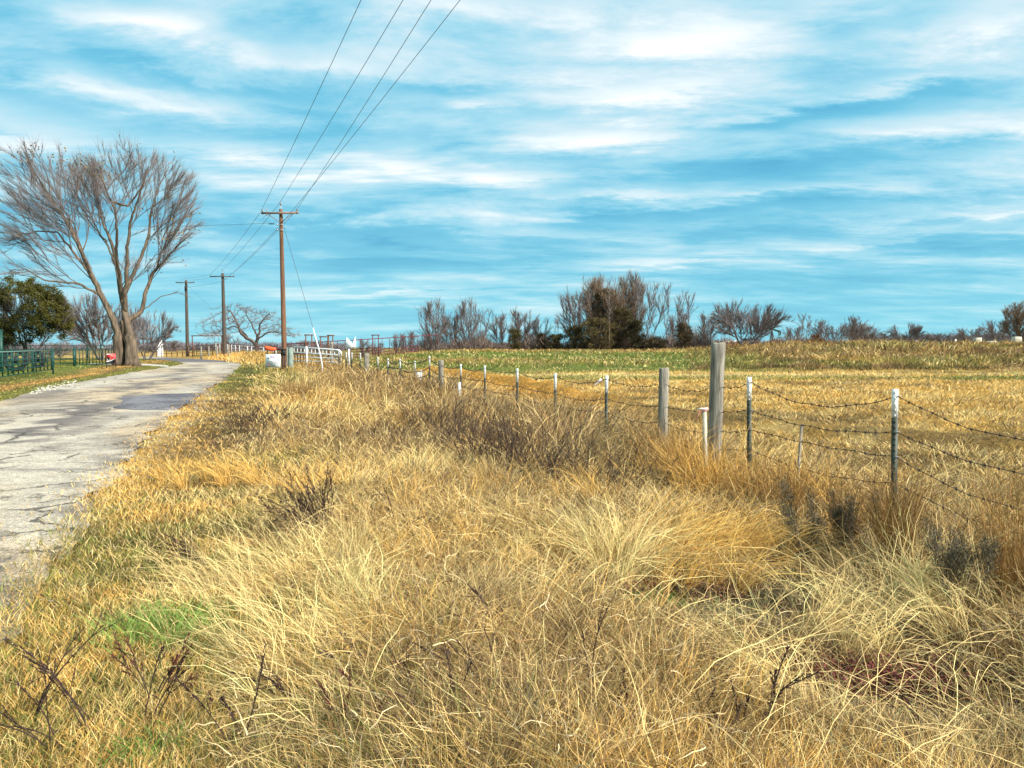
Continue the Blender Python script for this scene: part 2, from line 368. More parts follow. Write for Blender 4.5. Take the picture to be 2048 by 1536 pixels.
    c = lerp(c, cl_, L * (y < 120))
    # beyond the bend and the pens: straw grass bank
    c = lerp(c, lerp(STRAW, BROWN, ss(n1, .5, .65) * .4), inpoly(x, y, BANK) * (r < 190) * .85)
    far = ss(r, 130, 260); c = lerp(c, lerp(lerp(OLIVE, STRAW, .25 + 0 * x), BROWN, .5 + 0 * x), far)
    for dc, a, b, st in DARKP:
        e = np.exp(-((x - dc[0]) / a) ** 2 - ((y - dc[1]) / b) ** 2) * (.6 + .8 * vnoise(x, y, 2.5, 63)); c = lerp(c, lerp(np.array((.17, .075, .04)), GREYB * .5, n2), np.clip(e * st * 1.2, 0, 1))
    for i, (hc, a, b) in enumerate(HOLL):
        e = np.exp(-((x - hc[0]) / a) ** 2 - ((y - hc[1]) / b) ** 2); nn = vnoise(x, y, 5, 61)
        hcols = lerp(lerp(REDB, BROWN, ss(nn, .4, .6)), SAGE, ss(vnoise(x, y, 3, 62), .45, .6) * .8) if i < 2 else lerp(BROWN, OLIVE, nn)
        c = lerp(c, hcols, np.clip(e * 1.3, 0, 1) * .85)
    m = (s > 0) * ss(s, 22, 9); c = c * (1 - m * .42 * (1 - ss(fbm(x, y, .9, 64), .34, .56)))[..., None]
    c = lerp(c, OLIVE * 1.3, ss(s, 9, 12) * .10)
    c = lerp(c, lerp(DIRT * 1.7, DIRT * 1.0, n2), np.clip(np.exp(-(fd / 1.0) ** 2) * 1.4 * (s > 8.2) * ss(x, 4, 1.5), 0, 1))
    return c
# ------------------------------------------------------------------ terrain
rad = np.concatenate([[0.0], np.geomspace(.6, 7000, 470)])
angs = np.concatenate([np.arange(-48, 48, .22), np.arange(48, 312, 3.0)])
RA, AN = np.meshgrid(rad, np.radians(angs), indexing='ij')
X = RA * np.sin(AN); Y = RA * np.cos(AN)
Z = height(X, Y) - .035 * roadmask(X, Y)
na = len(angs); nr_ = len(rad)
i = np.arange(nr_ - 1)[:, None] * na; j = np.arange(na)[None]; j2 = (j + 1) % na
lp = np.stack([i + j, i + na + j, i + na + j2, i + j2], -1).reshape(-1)
V = np.stack([X, Y, Z], -1).reshape(-1, 3)
gm = bpy.data.materials.new('ground_soil'); gm.use_nodes = True; t = NT(gm.node_tree)
a_ = t.n('ShaderNodeAttribute', attribute_name='Col').outputs[0]; g_ = t.n('ShaderNodeTexCoord').outputs['Object']
nz = t.noise(g_, 9, 8, .72); nz2 = t.noise(t.n('ShaderNodeMapping', {0: g_, 'Scale': (.25, 1, 1)}).outputs[0], .8, 7, .7); nz3 = t.noise(g_, 60, 5, .7)
base = t.mix(1.0, a_, t.ramp(nz, [(.32, .45), (.68, 1.35)]), 'MULTIPLY'); base = t.mix(1.0, base, t.ramp(nz2, [(.3, .6), (.7, 1.3)]), 'MULTIPLY')
base = t.mix(t.ramp(nz3, [(.5, 0.0), (.75, .7)]), base, (.62, .47, .22))
hgt = t.m('ADD', nz, t.m('MULTIPLY', nz3, .4))
bmp = t.n('ShaderNodeBump', {'Strength': 1.0, 'Distance': .12, 'Height': hgt})
b_ = t.n('ShaderNodeBsdfPrincipled', {'Base Color': base, 'Roughness': .95, 'Specular IOR Level': .1}); t.t.links.new(bmp.outputs[0], b_.inputs['Normal'])
t.t.links.new(b_.outputs[0], t.n('ShaderNodeOutputMaterial').inputs[0])
me = mesh_np('ground', V, lp, np.arange((nr_ - 1) * na) * 4, gm, cover(V[:, 0], V[:, 1]) * (.74 - .44 * ss(sroad(V[:, 0], V[:, 1]), -.2, .8) * ss(sroad(V[:, 0], V[:, 1]), 11, 8))[:, None], True)  # verge soil darker than straw, with shade under the grass painted in
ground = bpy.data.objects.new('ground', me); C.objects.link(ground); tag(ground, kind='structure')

# ------------------------------------------------------------------ road, drive, patch
from mathutils.geometry import delaunay_2d_cdt
def ragged(poly, amp=.34, seed=0):
    out = []
    for k in range(len(poly)):
        a = np.array(poly[k]); b = np.array(poly[(k + 1) % len(poly)]); d = np.linalg.norm(b - a); r = max(2.0, np.linalg.norm((a + b) / 2))
        n = max(1, int(d / (.02 * r + .06)))
        for q in range(n): out.append(a + (b - a) * q / n)
    out = np.array(out)
    nx = fbm(out[:, 0], out[:, 1], 1.3, seed, 6) - .5; ny = fbm(out[:, 0], out[:, 1], 1.3, seed + 90, 6) - .5
    return out + np.stack([nx, ny], -1) * amp * 2.2
def sheet(name, poly, z, material, colf, res=.035, zf=None):
    P = ragged(poly); mn, mx = P.min(0), P.max(0)
    n = 60000; r = np.exp(rng.uniform(math.log(1.2), math.log(180), n)); th = R(1) * rng.uniform(-62, 20, n)
    q = np.stack([r * np.sin(th), r * np.cos(th)], -1); q = q[inpoly(q[:, 0], q[:, 1], P.tolist())][:22000]
    allp = np.concatenate([P, q]); m = len(P)
    vs, es, fs, *_ = delaunay_2d_cdt([mathutils.Vector(p) for p in allp.tolist()], [], [list(range(m))], 1, 1e-5)
    V = np.array([(v.x, v.y, z) for v in vs])
    fs = [f if (V[f[1]] - V[f[0]])[0] * (V[f[2]] - V[f[0]])[1] - (V[f[1]] - V[f[0]])[1] * (V[f[2]] - V[f[0]])[0] > 0 else f[::-1] for f in fs]
    l = np.array([i for f in fs for i in f]); st = np.cumsum([0] + [len(f) for f in fs[:-1]])
    me = mesh_np(name, V, l, st, material, colf(V[:, 0], V[:, 1]), True)
    o = bpy.data.objects.new(name, me); C.objects.link(o); tag(o, kind='structure'); return o
DARK_LINE = [tuple(at(a, b)[:2]) for a, b in [(-60, 939), (60, 941), (160, 940), (262, 944)]]
PATCH = [tuple(at(a, b)[:2]) for a, b in [(232, 818), (345, 822), (385, 803), (396, 787), (330, 789), (246, 794)]]
def roadcol(x, y):
    s = sroad(x, y); al = (x * -.321 + y * .947)
    PALE_R = np.array((.56, .47, .355)); TAN = np.array((.55, .395, .235)); GREY = np.array((.20, .165, .14)); DK = np.array((.115, .105, .115))
    n = fbm(s * 1.0, al * .28, .9, 71, 5); n2 = fbm(s, al * .5, .35, 72); n3 = fbm(s * 1.5, al, 1.6, 73, 4)
    c = lerp(PALE_R, TAN, ss(n2, .45, .62) * .75)
    w = ss(n + .9 * (n3 - .5), .50, .56)
    mid = np.exp(-((s + 3.0) / 1.0) ** 2)                       # worn centre between the wheel tracks
    c = lerp(c, GREY, np.clip(w * (.35 + .85 * mid) * ss(al, 9, 15), 0, 1))
    c = lerp(c, GREY * .8, ss(n3 + .3 * (n - .5), .42, .58) * np.exp(-((s + .25) / .55) ** 2) * .9)   # crumbling right edge
    c = lerp(c, GREY, np.exp(-((s + 5.6) / .9) ** 2) * ss(n, .40, .55) * .8 * (al < 45))
    c = lerp(c, DK, np.clip(np.exp(-(polydist(x, y, DARK_LINE) / .09) ** 2), 0, 1) * .6)  # thin dark line across the road, blended into its colour
    c = lerp(c, DK * 1.15, ss(y, 80, 88) * ss(x, -62, -50) * .9)
    return c * (.9 + .2 * vnoise(x, y, 7, 75))[:, None]
rm = bpy.data.materials.new('road_surface'); rm.use_nodes = True; t = NT(rm.node_tree)
a_ = t.n('ShaderNodeAttribute', attribute_name='Col').outputs[0]; g_ = t.n('ShaderNodeTexCoord').outputs['Object']
sp = t.n('ShaderNodeTexVoronoi', {'Vector': g_, 'Scale': 85.0}); spc = sp.outputs['Color']; nf = t.noise(g_, 22, 8, .75); nm = t.noise(g_, 3.0, 6, .7)
k = t.mix(.75, (1, 1, 1), t.ramp(t.n('ShaderNodeSeparateColor', {0: spc}).outputs[0], [(0, .45), (.5, 1.0), (1, 1.5)]), 'MULTIPLY')
base = t.mix(1.0, a_, k, 'MULTIPLY'); base = t.mix(1.0, base, t.ramp(nf, [(.3, .55), (.6, 1.15)]), 'MULTIPLY'); base = t.mix(1.0, base, t.ramp(nm, [(.3, .75), (.7, 1.15)]), 'MULTIPLY')
wv = t.n('ShaderNodeVectorMath', {0: g_, 1: t.n('ShaderNodeVectorMath', {0: t.n('ShaderNodeTexNoise', {'Vector': g_, 'Scale': 2.2, 'Detail': 6.0, 'Roughness': .7}).outputs[1], 'Scale': .55}, operation='SCALE').outputs[0]}, operation='ADD').outputs[0]
vc = t.n('ShaderNodeTexVoronoi', {'Vector': wv, 'Scale': .55}, feature='DISTANCE_TO_EDGE').outputs[0]
cr = t.m('MULTIPLY', t.ramp(vc, [(.006, 1.0), (.022, 0.0)]), t.ramp(t.noise(g_, .35, 3, .6), [(.44, 0.0), (.52, 1.0)]))
vc2 = t.n('ShaderNodeTexVoronoi', {'Vector': wv, 'Scale': 3.2}, feature='DISTANCE_TO_EDGE').outputs[0]
cr = t.m('MAXIMUM', cr, t.m('MULTIPLY', t.ramp(vc2, [(.02, 1.0), (.07, 0.0)]), t.ramp(t.noise(g_, .8, 4, .6), [(.54, 0.0), (.60, .8)])))
base = t.mix(t.m('MULTIPLY', cr, .85), base, (.05, .042, .036))
bmp = t.n('ShaderNodeBump', {'Strength': .8, 'Distance': .015, 'Height': t.m('SUBTRACT', t.m('ADD', nf, t.m('MULTIPLY', sp.outputs[0], .5)), cr)})
b_ = t.n('ShaderNodeBsdfPrincipled', {'Base Color': base, 'Roughness': .9, 'Specular IOR Level': .2}); t.t.links.new(bmp.outputs[0], b_.inputs['Normal'])
t.t.links.new(b_.outputs[0], t.n('ShaderNodeOutputMaterial').inputs[0])
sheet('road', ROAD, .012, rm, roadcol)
sheet('driveway', DRIVE, .016, rm, lambda x, y: np.tile((.62, .55, .44), (len(x), 1)))
sheet('asphalt_patch', PATCH, .018, rm, lambda x, y: lerp(np.array((.135, .125, .135)), np.array((.24, .22, .22)), ss(fbm(x, y, .8, 77), .45, .65)))

# ------------------------------------------------------------------ grass
def scatter(n, r0, r1, a0=-44, a1=44):
    r = np.exp(rng.uniform(math.log(r0), math.log(r1), n)); th = np.radians(rng.uniform(a0, a1, n))
    return r * np.sin(th), r * np.cos(th), r
CLEAR = [(at(1612, 1110)[:2], .32), (at(1705, 1095)[:2], .28), (at(1905, 1215)[:2], .30), (at(1612, 1150)[:2], .3), (at(1905, 1270)[:2], .3)]
def hmap(x, y):
    s = sroad(x, y); r = np.hypot(x, y); n = fbm(x, y, .7, 51); n2 = fbm(x, y, .25, 52)
    h = .07 + ss(s, .9, 2.6) * .30
    h = h * (.55 + .9 * n)
    h = h + .34 * np.exp(-((s - 7.0) / 1.5) ** 2) * ss(n2 + .3 * (n - .5), .35, .55) * ss(r, 9, 13)
    h = np.where(s > 8.3, .10 + .13 * n, h)
    h = np.where((s > 8.3) & (y > 60), .18 + .22 * n + .45 * ss(x, 14, 30) * ss(n2, .45, .65), h)
    h = np.where((s > 2.5) & (s < 8.4) & (y > 20), h + .22 * n2, h)
    h = np.where(inpoly(x, y, BANK), .40 + .45 * n, h)
    h = np.where(s < -5, .05 + .05 * n, h); h = np.where((s < -5) & (y > 40) & (s > -9), h * .8, h)
    h = h * (1 - .35 * ss(r, 2.6, 1.2)) * ss(polydist(x, y, FUR), .1, .7)
    for hc, a in CLEAR: h = h * (1 - .6 * np.exp(-((x - hc[0]) ** 2 + (y - hc[1]) ** 2) / a ** 2))
    for hc, a, b in HOLL: h = h * (1 - .88 * np.exp(-((x - hc[0]) / a) ** 2 - ((y - hc[1]) / b) ** 2))
    return h
def lean(x, y):
    a = fbm(x, y, .33, 57, 3) * 14.0; m = .2 + 1.1 * fbm(x, y, .6, 58, 2)
    return np.stack([np.cos(a) * m + .25, np.sin(a) * m - .1, 0 * x], -1)
def tint(x, y, n=None):
    c = cover(x, y); k = len(x)
    u = rng.random(k)[:, None]
    dead = lerp(np.tile(STRAW, (k, 1)), np.tile(PALE, (k, 1)), rng.random(k))
    c = np.where(u < .30 - .2 * ss(np.hypot(x, y), 18, 40)[:, None], c * .55 + dead * .45, c)
    s = sroad(x, y); gr = (rng.random(k) < .52 * ss(s, 3.0, 1.4) * ss(np.hypot(x, y), 12, 6) * ss(fbm(x, y, .9, 66), .3, .55))[:, None]; c = np.where(gr, np.array((.20, .22, .045)) * rng.uniform(.6, 1.4, k)[:, None], c)
    return c
def gz(x, y): return height(x, y)
def outside(x, y):
    # blades near a ragged road edge thin out gradually
    return ~roadmask(x + rng.exponential(size=len(x)) * .16, y + rng.normal(size=len(x)) * .10)
g = Acc()
# 1 low tangle that covers the ground everywhere
x, y, r = scatter(420000, 1.3, 120); k = outside(x, y); x, y, r = x[k], y[k], r[k]; n = len(x)
h = hmap(x, y); le = lean(x, y); z = gz(x, y)
a = rng.uniform(0, 2 * np.pi, n); out = np.stack([np.cos(a), np.sin(a), 0 * a], -1)
up = np.array([0, 0, 1.0])
d0 = out * rng.uniform(.2, 1.3, n)[:, None] + le * .3 + up; d1 = d0 + out * rng.uniform(.1, .9, n)[:, None] + le * .4 - up * rng.uniform(.0, .8, n)[:, None]
vv = rng.uniform(-.5, .38, n) * (1 - .6 * ss(r, 12, 35)); col = tint(x, y) * (1 + vv)[:, None]; pf = (rng.random(n) < .30 * (r < 16) * (sroad(x, y) > .8)); col[pf] = PALE * rng.uniform(.7, 1.1, pf.sum())[:, None]; pf = rng.random(n) < .26 - .22 * ss(r, 12, 30); col[pf] = np.array((.13, .09, .06)) * rng.uniform(.4, 1.6, pf.sum())[:, None]
Lb = (h * rng.uniform(.35, .9, n) + .03) * (1 + .006 * r)
wd = np.maximum(.0026 + .0014 * ss(sroad(x, y), 1, 3), .00068 * r) * rng.uniform(.7, 1.4, n)
base = np.stack([x, y, z - .01 + rng.random(n) * h * .15], -1)
near = r < 14
g.blades(base[near], d0[near], d1[near], Lb[near], wd[near], 3, np.clip(col[near], 0, .9), kink=.12)
g.blades(base[~near], d0[~near], d1[~near], Lb[~near], wd[~near], 2, np.clip(col[~near], 0, .9))
n = 150000; x, y, r = scatter(n, 1.4, 12, -42, 12); s_ = sroad(x, y); k = (s_ < 3.2) & outside(x, y) & (s_ > -1); x, y, r = x[k], y[k], r[k]; n = len(x)
a = rng.uniform(0, 2 * np.pi, n); out = np.stack([np.cos(a), np.sin(a), 0 * a], -1); col = tint(x, y) * rng.uniform(.5, 1.35, n)[:, None]; pf = rng.random(n) < .25; col[pf] = PALE * rng.uniform(.6, 1.05, pf.sum())[:, None]
g.blades(np.stack([x, y, gz(x, y)], -1), out * rng.uniform(.1, .9, n)[:, None] + up, out * rng.uniform(.3, 1.6, n)[:, None] + up * .7, .085 * rng.uniform(.4, 1.3, n), np.maximum(.0022, .0008 * r) * rng.uniform(.7, 1.4, n), 2, np.clip(col, 0, .9))
low_grass = g.build('grass', M['grass']); tag(low_grass, 'dry straw and green grass matted over the verge and pasture', 'grass', kind='stuff')
# 2 tufts
def tufts(acc, cx, cy, nb, hh, spread, colr, droop=1.0, leanw=1.0, up0=1.0, w0=.0042, jit=.30, nseg=4, zbase=None, fan=.55):
    nt = len(cx); le = lean(cx, cy) * leanw; r = np.hypot(cx, cy)
    rep = lambda q: np.repeat(q, nb, axis=0)
    n = nt * nb; a = rng.uniform(0, 2 * np.pi, n); out = np.stack([np.cos(a), np.sin(a), 0 * a], -1)
    q = np.sqrt(rng.random(n)); sp = rep(spread)
    bx = rep(cx) + np.cos(a) * q * sp; by = rep(cy) + np.sin(a) * q * sp
    bz = gz(bx, by) - .02
    bl = rep(le); f = rng.uniform(.1, 1.0, n)[:, None]
    d0 = out * fan * f + bl * .25 + up * up0 + rng.normal(size=(n, 3)) * .08
    d1 = out * 1.5 * f * droop + bl * .65 + up * (rng.uniform(-.45, .9, n) * 1.0)[:, None] * (2 - droop) + rng.normal(size=(n, 3)) * .15
    L = rep(hh) * rng.uniform(.45, 1.35, n)
    c = np.clip(rep(colr) * rng.uniform(1 - jit * 2, 1 + jit, n)[:, None] + rng.normal(size=(n, 1)) * .02, .01, .9); dk = rng.random(n) < .22; c[dk] = np.array((.14, .085, .045)) * rng.uniform(.35, 1.5, dk.sum())[:, None]; pk = rng.random(n) < .16; c[pk] = PALE * rng.uniform(.7, 1.1, pk.sum())[:, None]
    w = np.maximum(w0, .0009 * rep(r)) * rng.uniform(.6, 1.3, n)
    acc.blades(np.stack([bx, by, bz], -1), d0, d1, L, w, nseg, c, kink=.20)
g = Acc()
for cnt, r0, r1, nb, ns in ((4700, 1.5, 12, 32, 4), (5600, 12, 40, 22, 3), (4200, 40, 105, 14, 2)):
    x, y, r = scatter(cnt, r0, r1); h = hmap(x, y); k = outside(x, y) & (h > .17) & (polydist(x, y, FUR) > .6); x, y, r, h = x[k], y[k], r[k], h[k]
    h = np.where(r < 2.4, np.minimum(h, .30), h)
    c = tint(x, y); u = rng.random(len(x)); s_ = sroad(x, y); fr = np.exp(-((s_ - 6.8) / 1.6) ** 2)
    pal = ss(fbm(x, y, .9, 59) + .07 * (r < 9), .46, .60) * (1 - fr * .7)
    c = lerp(c, np.tile(PALE * 1.08, (len(x), 1)), pal * .75)
    c = np.where((u < .07 + .22 * fr)[:, None], ORNG * 1.0, c); c = np.where(((u > .93 - .25 * fr))[:, None], GREYB * .85, c)
    tufts(g, x, y, nb, h * np.where((sroad(x, y) < 5.6) & (r < 14), .95, 1.35), .05 + .011 * r + .05 * rng.random(len(x)), c, nseg=ns)
# hand-placed pale fountains and swept mats (ground points found in the photo)
def P(px, py, z=0): return at(px, py, z)[:2]
for px, py, hh, nb, ld, cc, sp, dr in [
    (700, 1215, .50, 600, (-.10, .2), PALE * 1.18, .10, .9), (660, 1130, .42, 380, (-.3, .3), PALE * 1.1, .10, 1.0), (520, 1190, .55, 420, (-1.3, .2), PALE * 1.05, .12, 1.1),
    (600, 1300, .55, 420, (-1.4, .25), PALE * 1.12, .12, 1.15), (450, 960, .5, 420, (-.9, .2), STRAW * 1.25, .2, 1.0), (560, 985, .5, 420, (-.8, .4), STRAW * 1.2, .2, 1.0),
    (1225, 1120, .62, 360, (-.4, .5), PALE * 1.1, .07, .8), (1290, 1130, .62, 420, (.9, .5), PALE * 1.15, .08, 1.1), (1400, 1115, .60, 520, (1.3, .1), STRAW * 1.35, .16, 1.25),
    (1330, 1080, .55, 420, (1.2, .3), STRAW * 1.3, .14, 1.2), (1480, 1090, .5, 380, (1.0, -.1), STRAW * 1.25, .16, 1.2), (1180, 1010, .55, 300, (-.5, .5), STRAW * 1.2, .12, .9),
    (1390, 960, .75, 420, (-.35, .2), STRAW * 1.1, .14, .7), (1350, 930, .8, 300, (-.6, .1), ORNG * 1.2, .14, .7), (1440, 985, .55, 300, (.4, .1), STRAW * 1.1, .16, .9),
    (1650, 1250, .5, 320, (.9, .3), PALE * 1.1, .12, 1.1), (1760, 1230, .5, 320, (-.6, .5), PALE * 1.1, .12, 1.0), (1540, 1370, .45, 340, (-1.2, .3), PALE * 1.12, .12, 1.2), (1418, 985, .80, 300, (-.1, .1), STRAW * 1.1, .10, .6), (1395, 995, .75, 260, (-.2, .1), STRAW * 1.15, .1, .6), (1445, 990, .70, 260, (.1, .1), STRAW * 1.0, .1, .6), (1592, 1012, .72, 320, (-.1, .1), STRAW * 1.05, .10, .6), (1625, 1030, .6, 200, (.1, .1), STRAW * 1.1, .12, .6),
    (1850, 1200, .65, 200, (.8, .9), PALE * 1.15, .06, .6), (1990, 1230, .55, 320, (-.8, .5), PALE * 1.12, .12, 1.15), (2020, 1450, .45, 160, (-1.0, .2), PALE * 1.0, .16, 1.2),
    (1020, 1190, .42, 380, (.5, .4), PALE * 1.02, .14, 1.0), (930, 1120, .42, 380, (-.4, .5), STRAW * 1.2, .16, 1.0), (860, 1010, .45, 380, (-.1, .4), STRAW * 1.25, .2, .9),
    (1180, 1260, .40, 320, (.5, .5), STRAW * 1.1, .14, 1.0), (1400, 1440, .4, 280, (.4, .5), STRAW * 1.15, .14, 1.0), (1240, 1400, .36, 260, (-.6, .4), PALE, .12, 1.0),
    (690, 1400, .36, 300, (-.9, .3), PALE * 1.05, .12, 1.1), (800, 1330, .38, 300, (-.2, .5), STRAW * 1.05, .14, .9), (380, 1190, .30, 240, (-.8, .2), PALE, .14, 1.2)]:
    p = P(px, py); nt = 9; nb = int(nb * .75); sp = sp * 1.5
    cx = p[0] + rng.normal(size=nt) * sp * 1.2; cy = p[1] + rng.normal(size=nt) * sp * 1.2
    n = nb; idx = rng.integers(0, nt, n); a = rng.uniform(0, 2 * np.pi, n); out = np.stack([np.cos(a), np.sin(a), 0 * a], -1)
    bx = cx[idx] + np.cos(a) * .05 * rng.random(n); by = cy[idx] + np.sin(a) * .05 * rng.random(n)
    lv = np.array([ld[0], ld[1], 0]); f = rng.random(n)[:, None]
    d0 = out * .55 * f + lv * .30 + up + rng.normal(size=(n, 3)) * .15; d1 = out * 1.1 * f + lv * .85 + rng.normal(size=(n, 3)) * .3 + up * rng.uniform(-.7 * dr + .2, .75 - .4 * dr + .3, n)[:, None]
    g.blades(np.stack([bx, by, gz(bx, by)], -1), d0, d1, hh * rng.uniform(.5, 1.3, n) * 1.15, .0036 * rng.uniform(.6, 1.3, n) * max(1, np.hypot(*p) / 5), 5, np.clip(cc * rng.uniform(.35, 1.12, n)[:, None], 0, .92), kink=.16)
n = 5500; x, y, r = scatter(n, 1.9, 9, -42, 42); k = (hmap(x, y) > .13) & outside(x, y); x, y, r = x[k], y[k], r[k]; n = len(x); a = rng.uniform(0, 6.28, n); out = np.stack([np.cos(a), np.sin(a), 0 * a], -1)
g.blades(np.stack([x, y, gz(x, y) + hmap(x, y) * rng.uniform(.1, .8, n)], -1), out + up * rng.uniform(-.2, 1.4, n)[:, None], out - up * rng.uniform(-.3, 1.2, n)[:, None], rng.uniform(.06, .19, n), .0052 * rng.uniform(.6, 1.3, n), 5, np.clip(np.where(rng.random(n)[:, None] < .6, PALE * np.array((.9, .95, 1.25)), BROWN * 1.5) * rng.uniform(.5, 1.05, n)[:, None], 0, .9), kink=.28, taper=.45)
tall = g.build('tall_grass', M['grass']); tag(tall, 'tufts of tall dead golden grass on the verge and along the fence', 'tall grass', kind='stuff')
# 3 long loose pale straws lying and arching over the near right verge
g = Acc(); n = 9000; x, y, r = scatter(n, 1.5, 11, -40, 42); s_ = sroad(x, y); keep = (s_ > 1.6) & (rng.random(n) < .30 + .70 * ss(x, -.6, 1.6)); x, y, r = x[keep], y[keep], r[keep]; inh = np.zeros(len(x))
for hc, a_h, b_h in HOLL[:2]: inh = np.maximum(inh, np.exp(-((x - hc[0]) / a_h) ** 2 - ((y - hc[1]) / b_h) ** 2))
for dc, a_h, b_h, st in DARKP[:3]: inh = np.maximum(inh, .6 * np.exp(-((x - dc[0]) / a_h) ** 2 - ((y - dc[1]) / b_h) ** 2))
keep = rng.random(len(x)) > inh * .85; x, y, r = x[keep], y[keep], r[keep]; n = len(x)
a = rng.uniform(0, 2 * np.pi, n); out = np.stack([np.cos(a), np.sin(a), 0 * a], -1)
d0 = out * rng.uniform(.3, 2.2, n)[:, None] + up; d1 = out * rng.uniform(.8, 2.2, n)[:, None] + up * rng.uniform(-.8, .5, n)[:, None]
L = rng.uniform(.3, .85, n); L = np.where(r < 2.3, L * .55, L)
g.blades(np.stack([x, y, gz(x, y) + .03], -1), d0, d1, L, np.minimum(.0036, .0011 * r) * rng.uniform(.6, 1.3, n), 6, np.clip(PALE * rng.uniform(.55, 1.15, n)[:, None], 0, .92), taper=.35, kink=.08)
o = g.build('loose_straw', M['grass']); tag(o, 'long pale straws lying loose over the dead grass of the verge', 'straw', kind='stuff')
# 4 bright green tuft and low leafy plants in the hollows
g = Acc()
for px, py, n, hh, sp, cc in [(335, 1262, 420, .19, .17, (.17, .27, .05)), (300, 1285, 260, .13, .16, (.18, .25, .05)), (440, 1235, 330, .10, .2, (.13, .21, .04)), (480, 1130, 260, .10, .2, (.12, .19, .03)), (560, 1235, 260, .1, .18, (.12, .2, .05)), (1310, 1170, 220, .07, .15, (.12, .22, .03)),
                              (1500, 1190, 300, .06, .2, (.17, .20, .07)), (640, 1265, 250, .1, .15, (.13, .19, .05)), (290, 1500, 200, .10, .1, (.1, .2, .03)), (350, 1060, 200, .08, .25, (.14, .19, .04)), (1720, 1385, 450, .05, .18, (.22, .27, .14)), (1180, 1180, 200, .06, .2, (.15, .2, .06))]:
    p = P(px, py); bx = p[0] + rng.normal(size=n) * sp; by = p[1] + rng.normal(size=n) * sp * .8; a = rng.uniform(0, 6.28, n); out = np.stack([np.cos(a), np.sin(a), 0 * a], -1)
    g.blades(np.stack([bx, by, gz(bx, by)], -1), out * .4 + up, out * .9 + up * .4, hh * rng.uniform(.5, 1.4, n), .0048 * rng.uniform(.7, 1.4, n), 3, np.clip(np.array(cc) * rng.uniform(.7, 1.4, n)[:, None], 0, 1))
o = g.build('green_grass', M['grass']); tag(o, 'fresh green grass growing through the dead verge grass', 'green grass', kind='stuff')
g = Acc()
for px, py, n, sp in [(1770, 1310, 1500, .26), (1680, 1300, 600, .18), (1870, 1440, 900, .25), (1230, 1150, 260, .15), (1470, 1150, 260, .16), (1620, 1200, 200, .15), (800, 1495, 260, .1), (1760, 1460, 250, .15), (1310, 1490, 160, .1)]:
    p = P(px, py); bx = p[0] + rng.normal(size=n) * sp; by = p[1] + rng.normal(size=n) * sp * .7; a = rng.uniform(0, 6.28, n); out = np.stack([np.cos(a), np.sin(a), 0 * a], -1)
    g.blades(np.stack([bx, by, gz(bx, by) + rng.random(n) * .05], -1), out + up * .8, out + up * .1, .03 * rng.uniform(.5, 1.4, n), .012 * rng.uniform(.6, 1.4, n), 2, np.clip(np.array((.13, .03, .025)) * rng.uniform(.3, 1.8, n)[:, None], 0, 1))
o = g.build('ground_cover', M['grass']); tag(o, 'dark red leafy ground cover in the hollows of the verge', 'ground cover', kind='stuff')
# ------------------------------------------------------------------ trees
TW = np.array((.20, .165, .155)); TWD = np.array((.15, .11, .095))
def Pn_(p): p = np.array(p); return p[p >= 0]
def colonize(nodes, par, att, step, kill, iters, trop=(0, 0, .15), jit=.12, infl=1e9):
    N = np.array(nodes, float); Pn = list(par); att = np.array(att)
    D = np.linalg.norm(att[:, None] - N[None], axis=2); ni = D.argmin(1); nd = D.min(1); alive = np.ones(len(att), bool)
    for _ in range(iters):
        act = alive & (nd < infl)
        if not act.any(): break
        dv = nrm(att[act] - N[ni[act]]); acc = np.zeros_like(N); np.add.at(acc, ni[act], dv)
        idx = np.unique(ni[act]); crowd = np.bincount(Pn_(Pn), minlength=len(N))[idx] >= 3
        alive &= ~np.isin(ni, idx[crowd]); idx = idx[~crowd]
        if not len(idx): continue
        d = nrm(nrm(acc[idx]) + np.array(trop) + rng.normal(size=(len(idx), 3)) * jit)
        nw = N[idx] + d * step; k0 = len(N); N = np.concatenate([N, nw]); Pn += idx.tolist()
        al = np.where(alive)[0]; DD = np.linalg.norm(att[al][:, None] - nw[None], axis=2); m = DD.min(1); mi = DD.argmin(1)
        up_ = m < nd[al]; nd[al[up_]] = m[up_]; ni[al[up_]] = mi[up_] + k0
        alive &= nd > kill
    return N, np.array(Pn)
def skeleton(N, par, rtip, expo, rmin=None):
    n = len(N); cnt = np.zeros(n); ch = [[] for _ in range(n)]
    for i in range(n):
        if par[i] >= 0: ch[par[i]].append(i)
    for i in range(n - 1, -1, -1):
        if not ch[i]: cnt[i] = 1
        if par[i] >= 0: cnt[par[i]] += cnt[i]
    rad = rtip * cnt ** expo
    if rmin is not None:
        for i, v in rmin.items(): rad[i] = max(rad[i], v)
    chains = []; starts = [i for i in range(n) if par[i] < 0]; stack = [(i, None) for i in starts]
    while stack:
        i, p = stack.pop(); c = [i] if p is None else [p, i]
        while ch[i]:
            k = max(ch[i], key=lambda q: rad[q])
            for q in ch[i]:
                if q != k: stack.append((q, i))
            c.append(k); i = k
        chains.append((c, p is not None))
    return rad, chains, ch
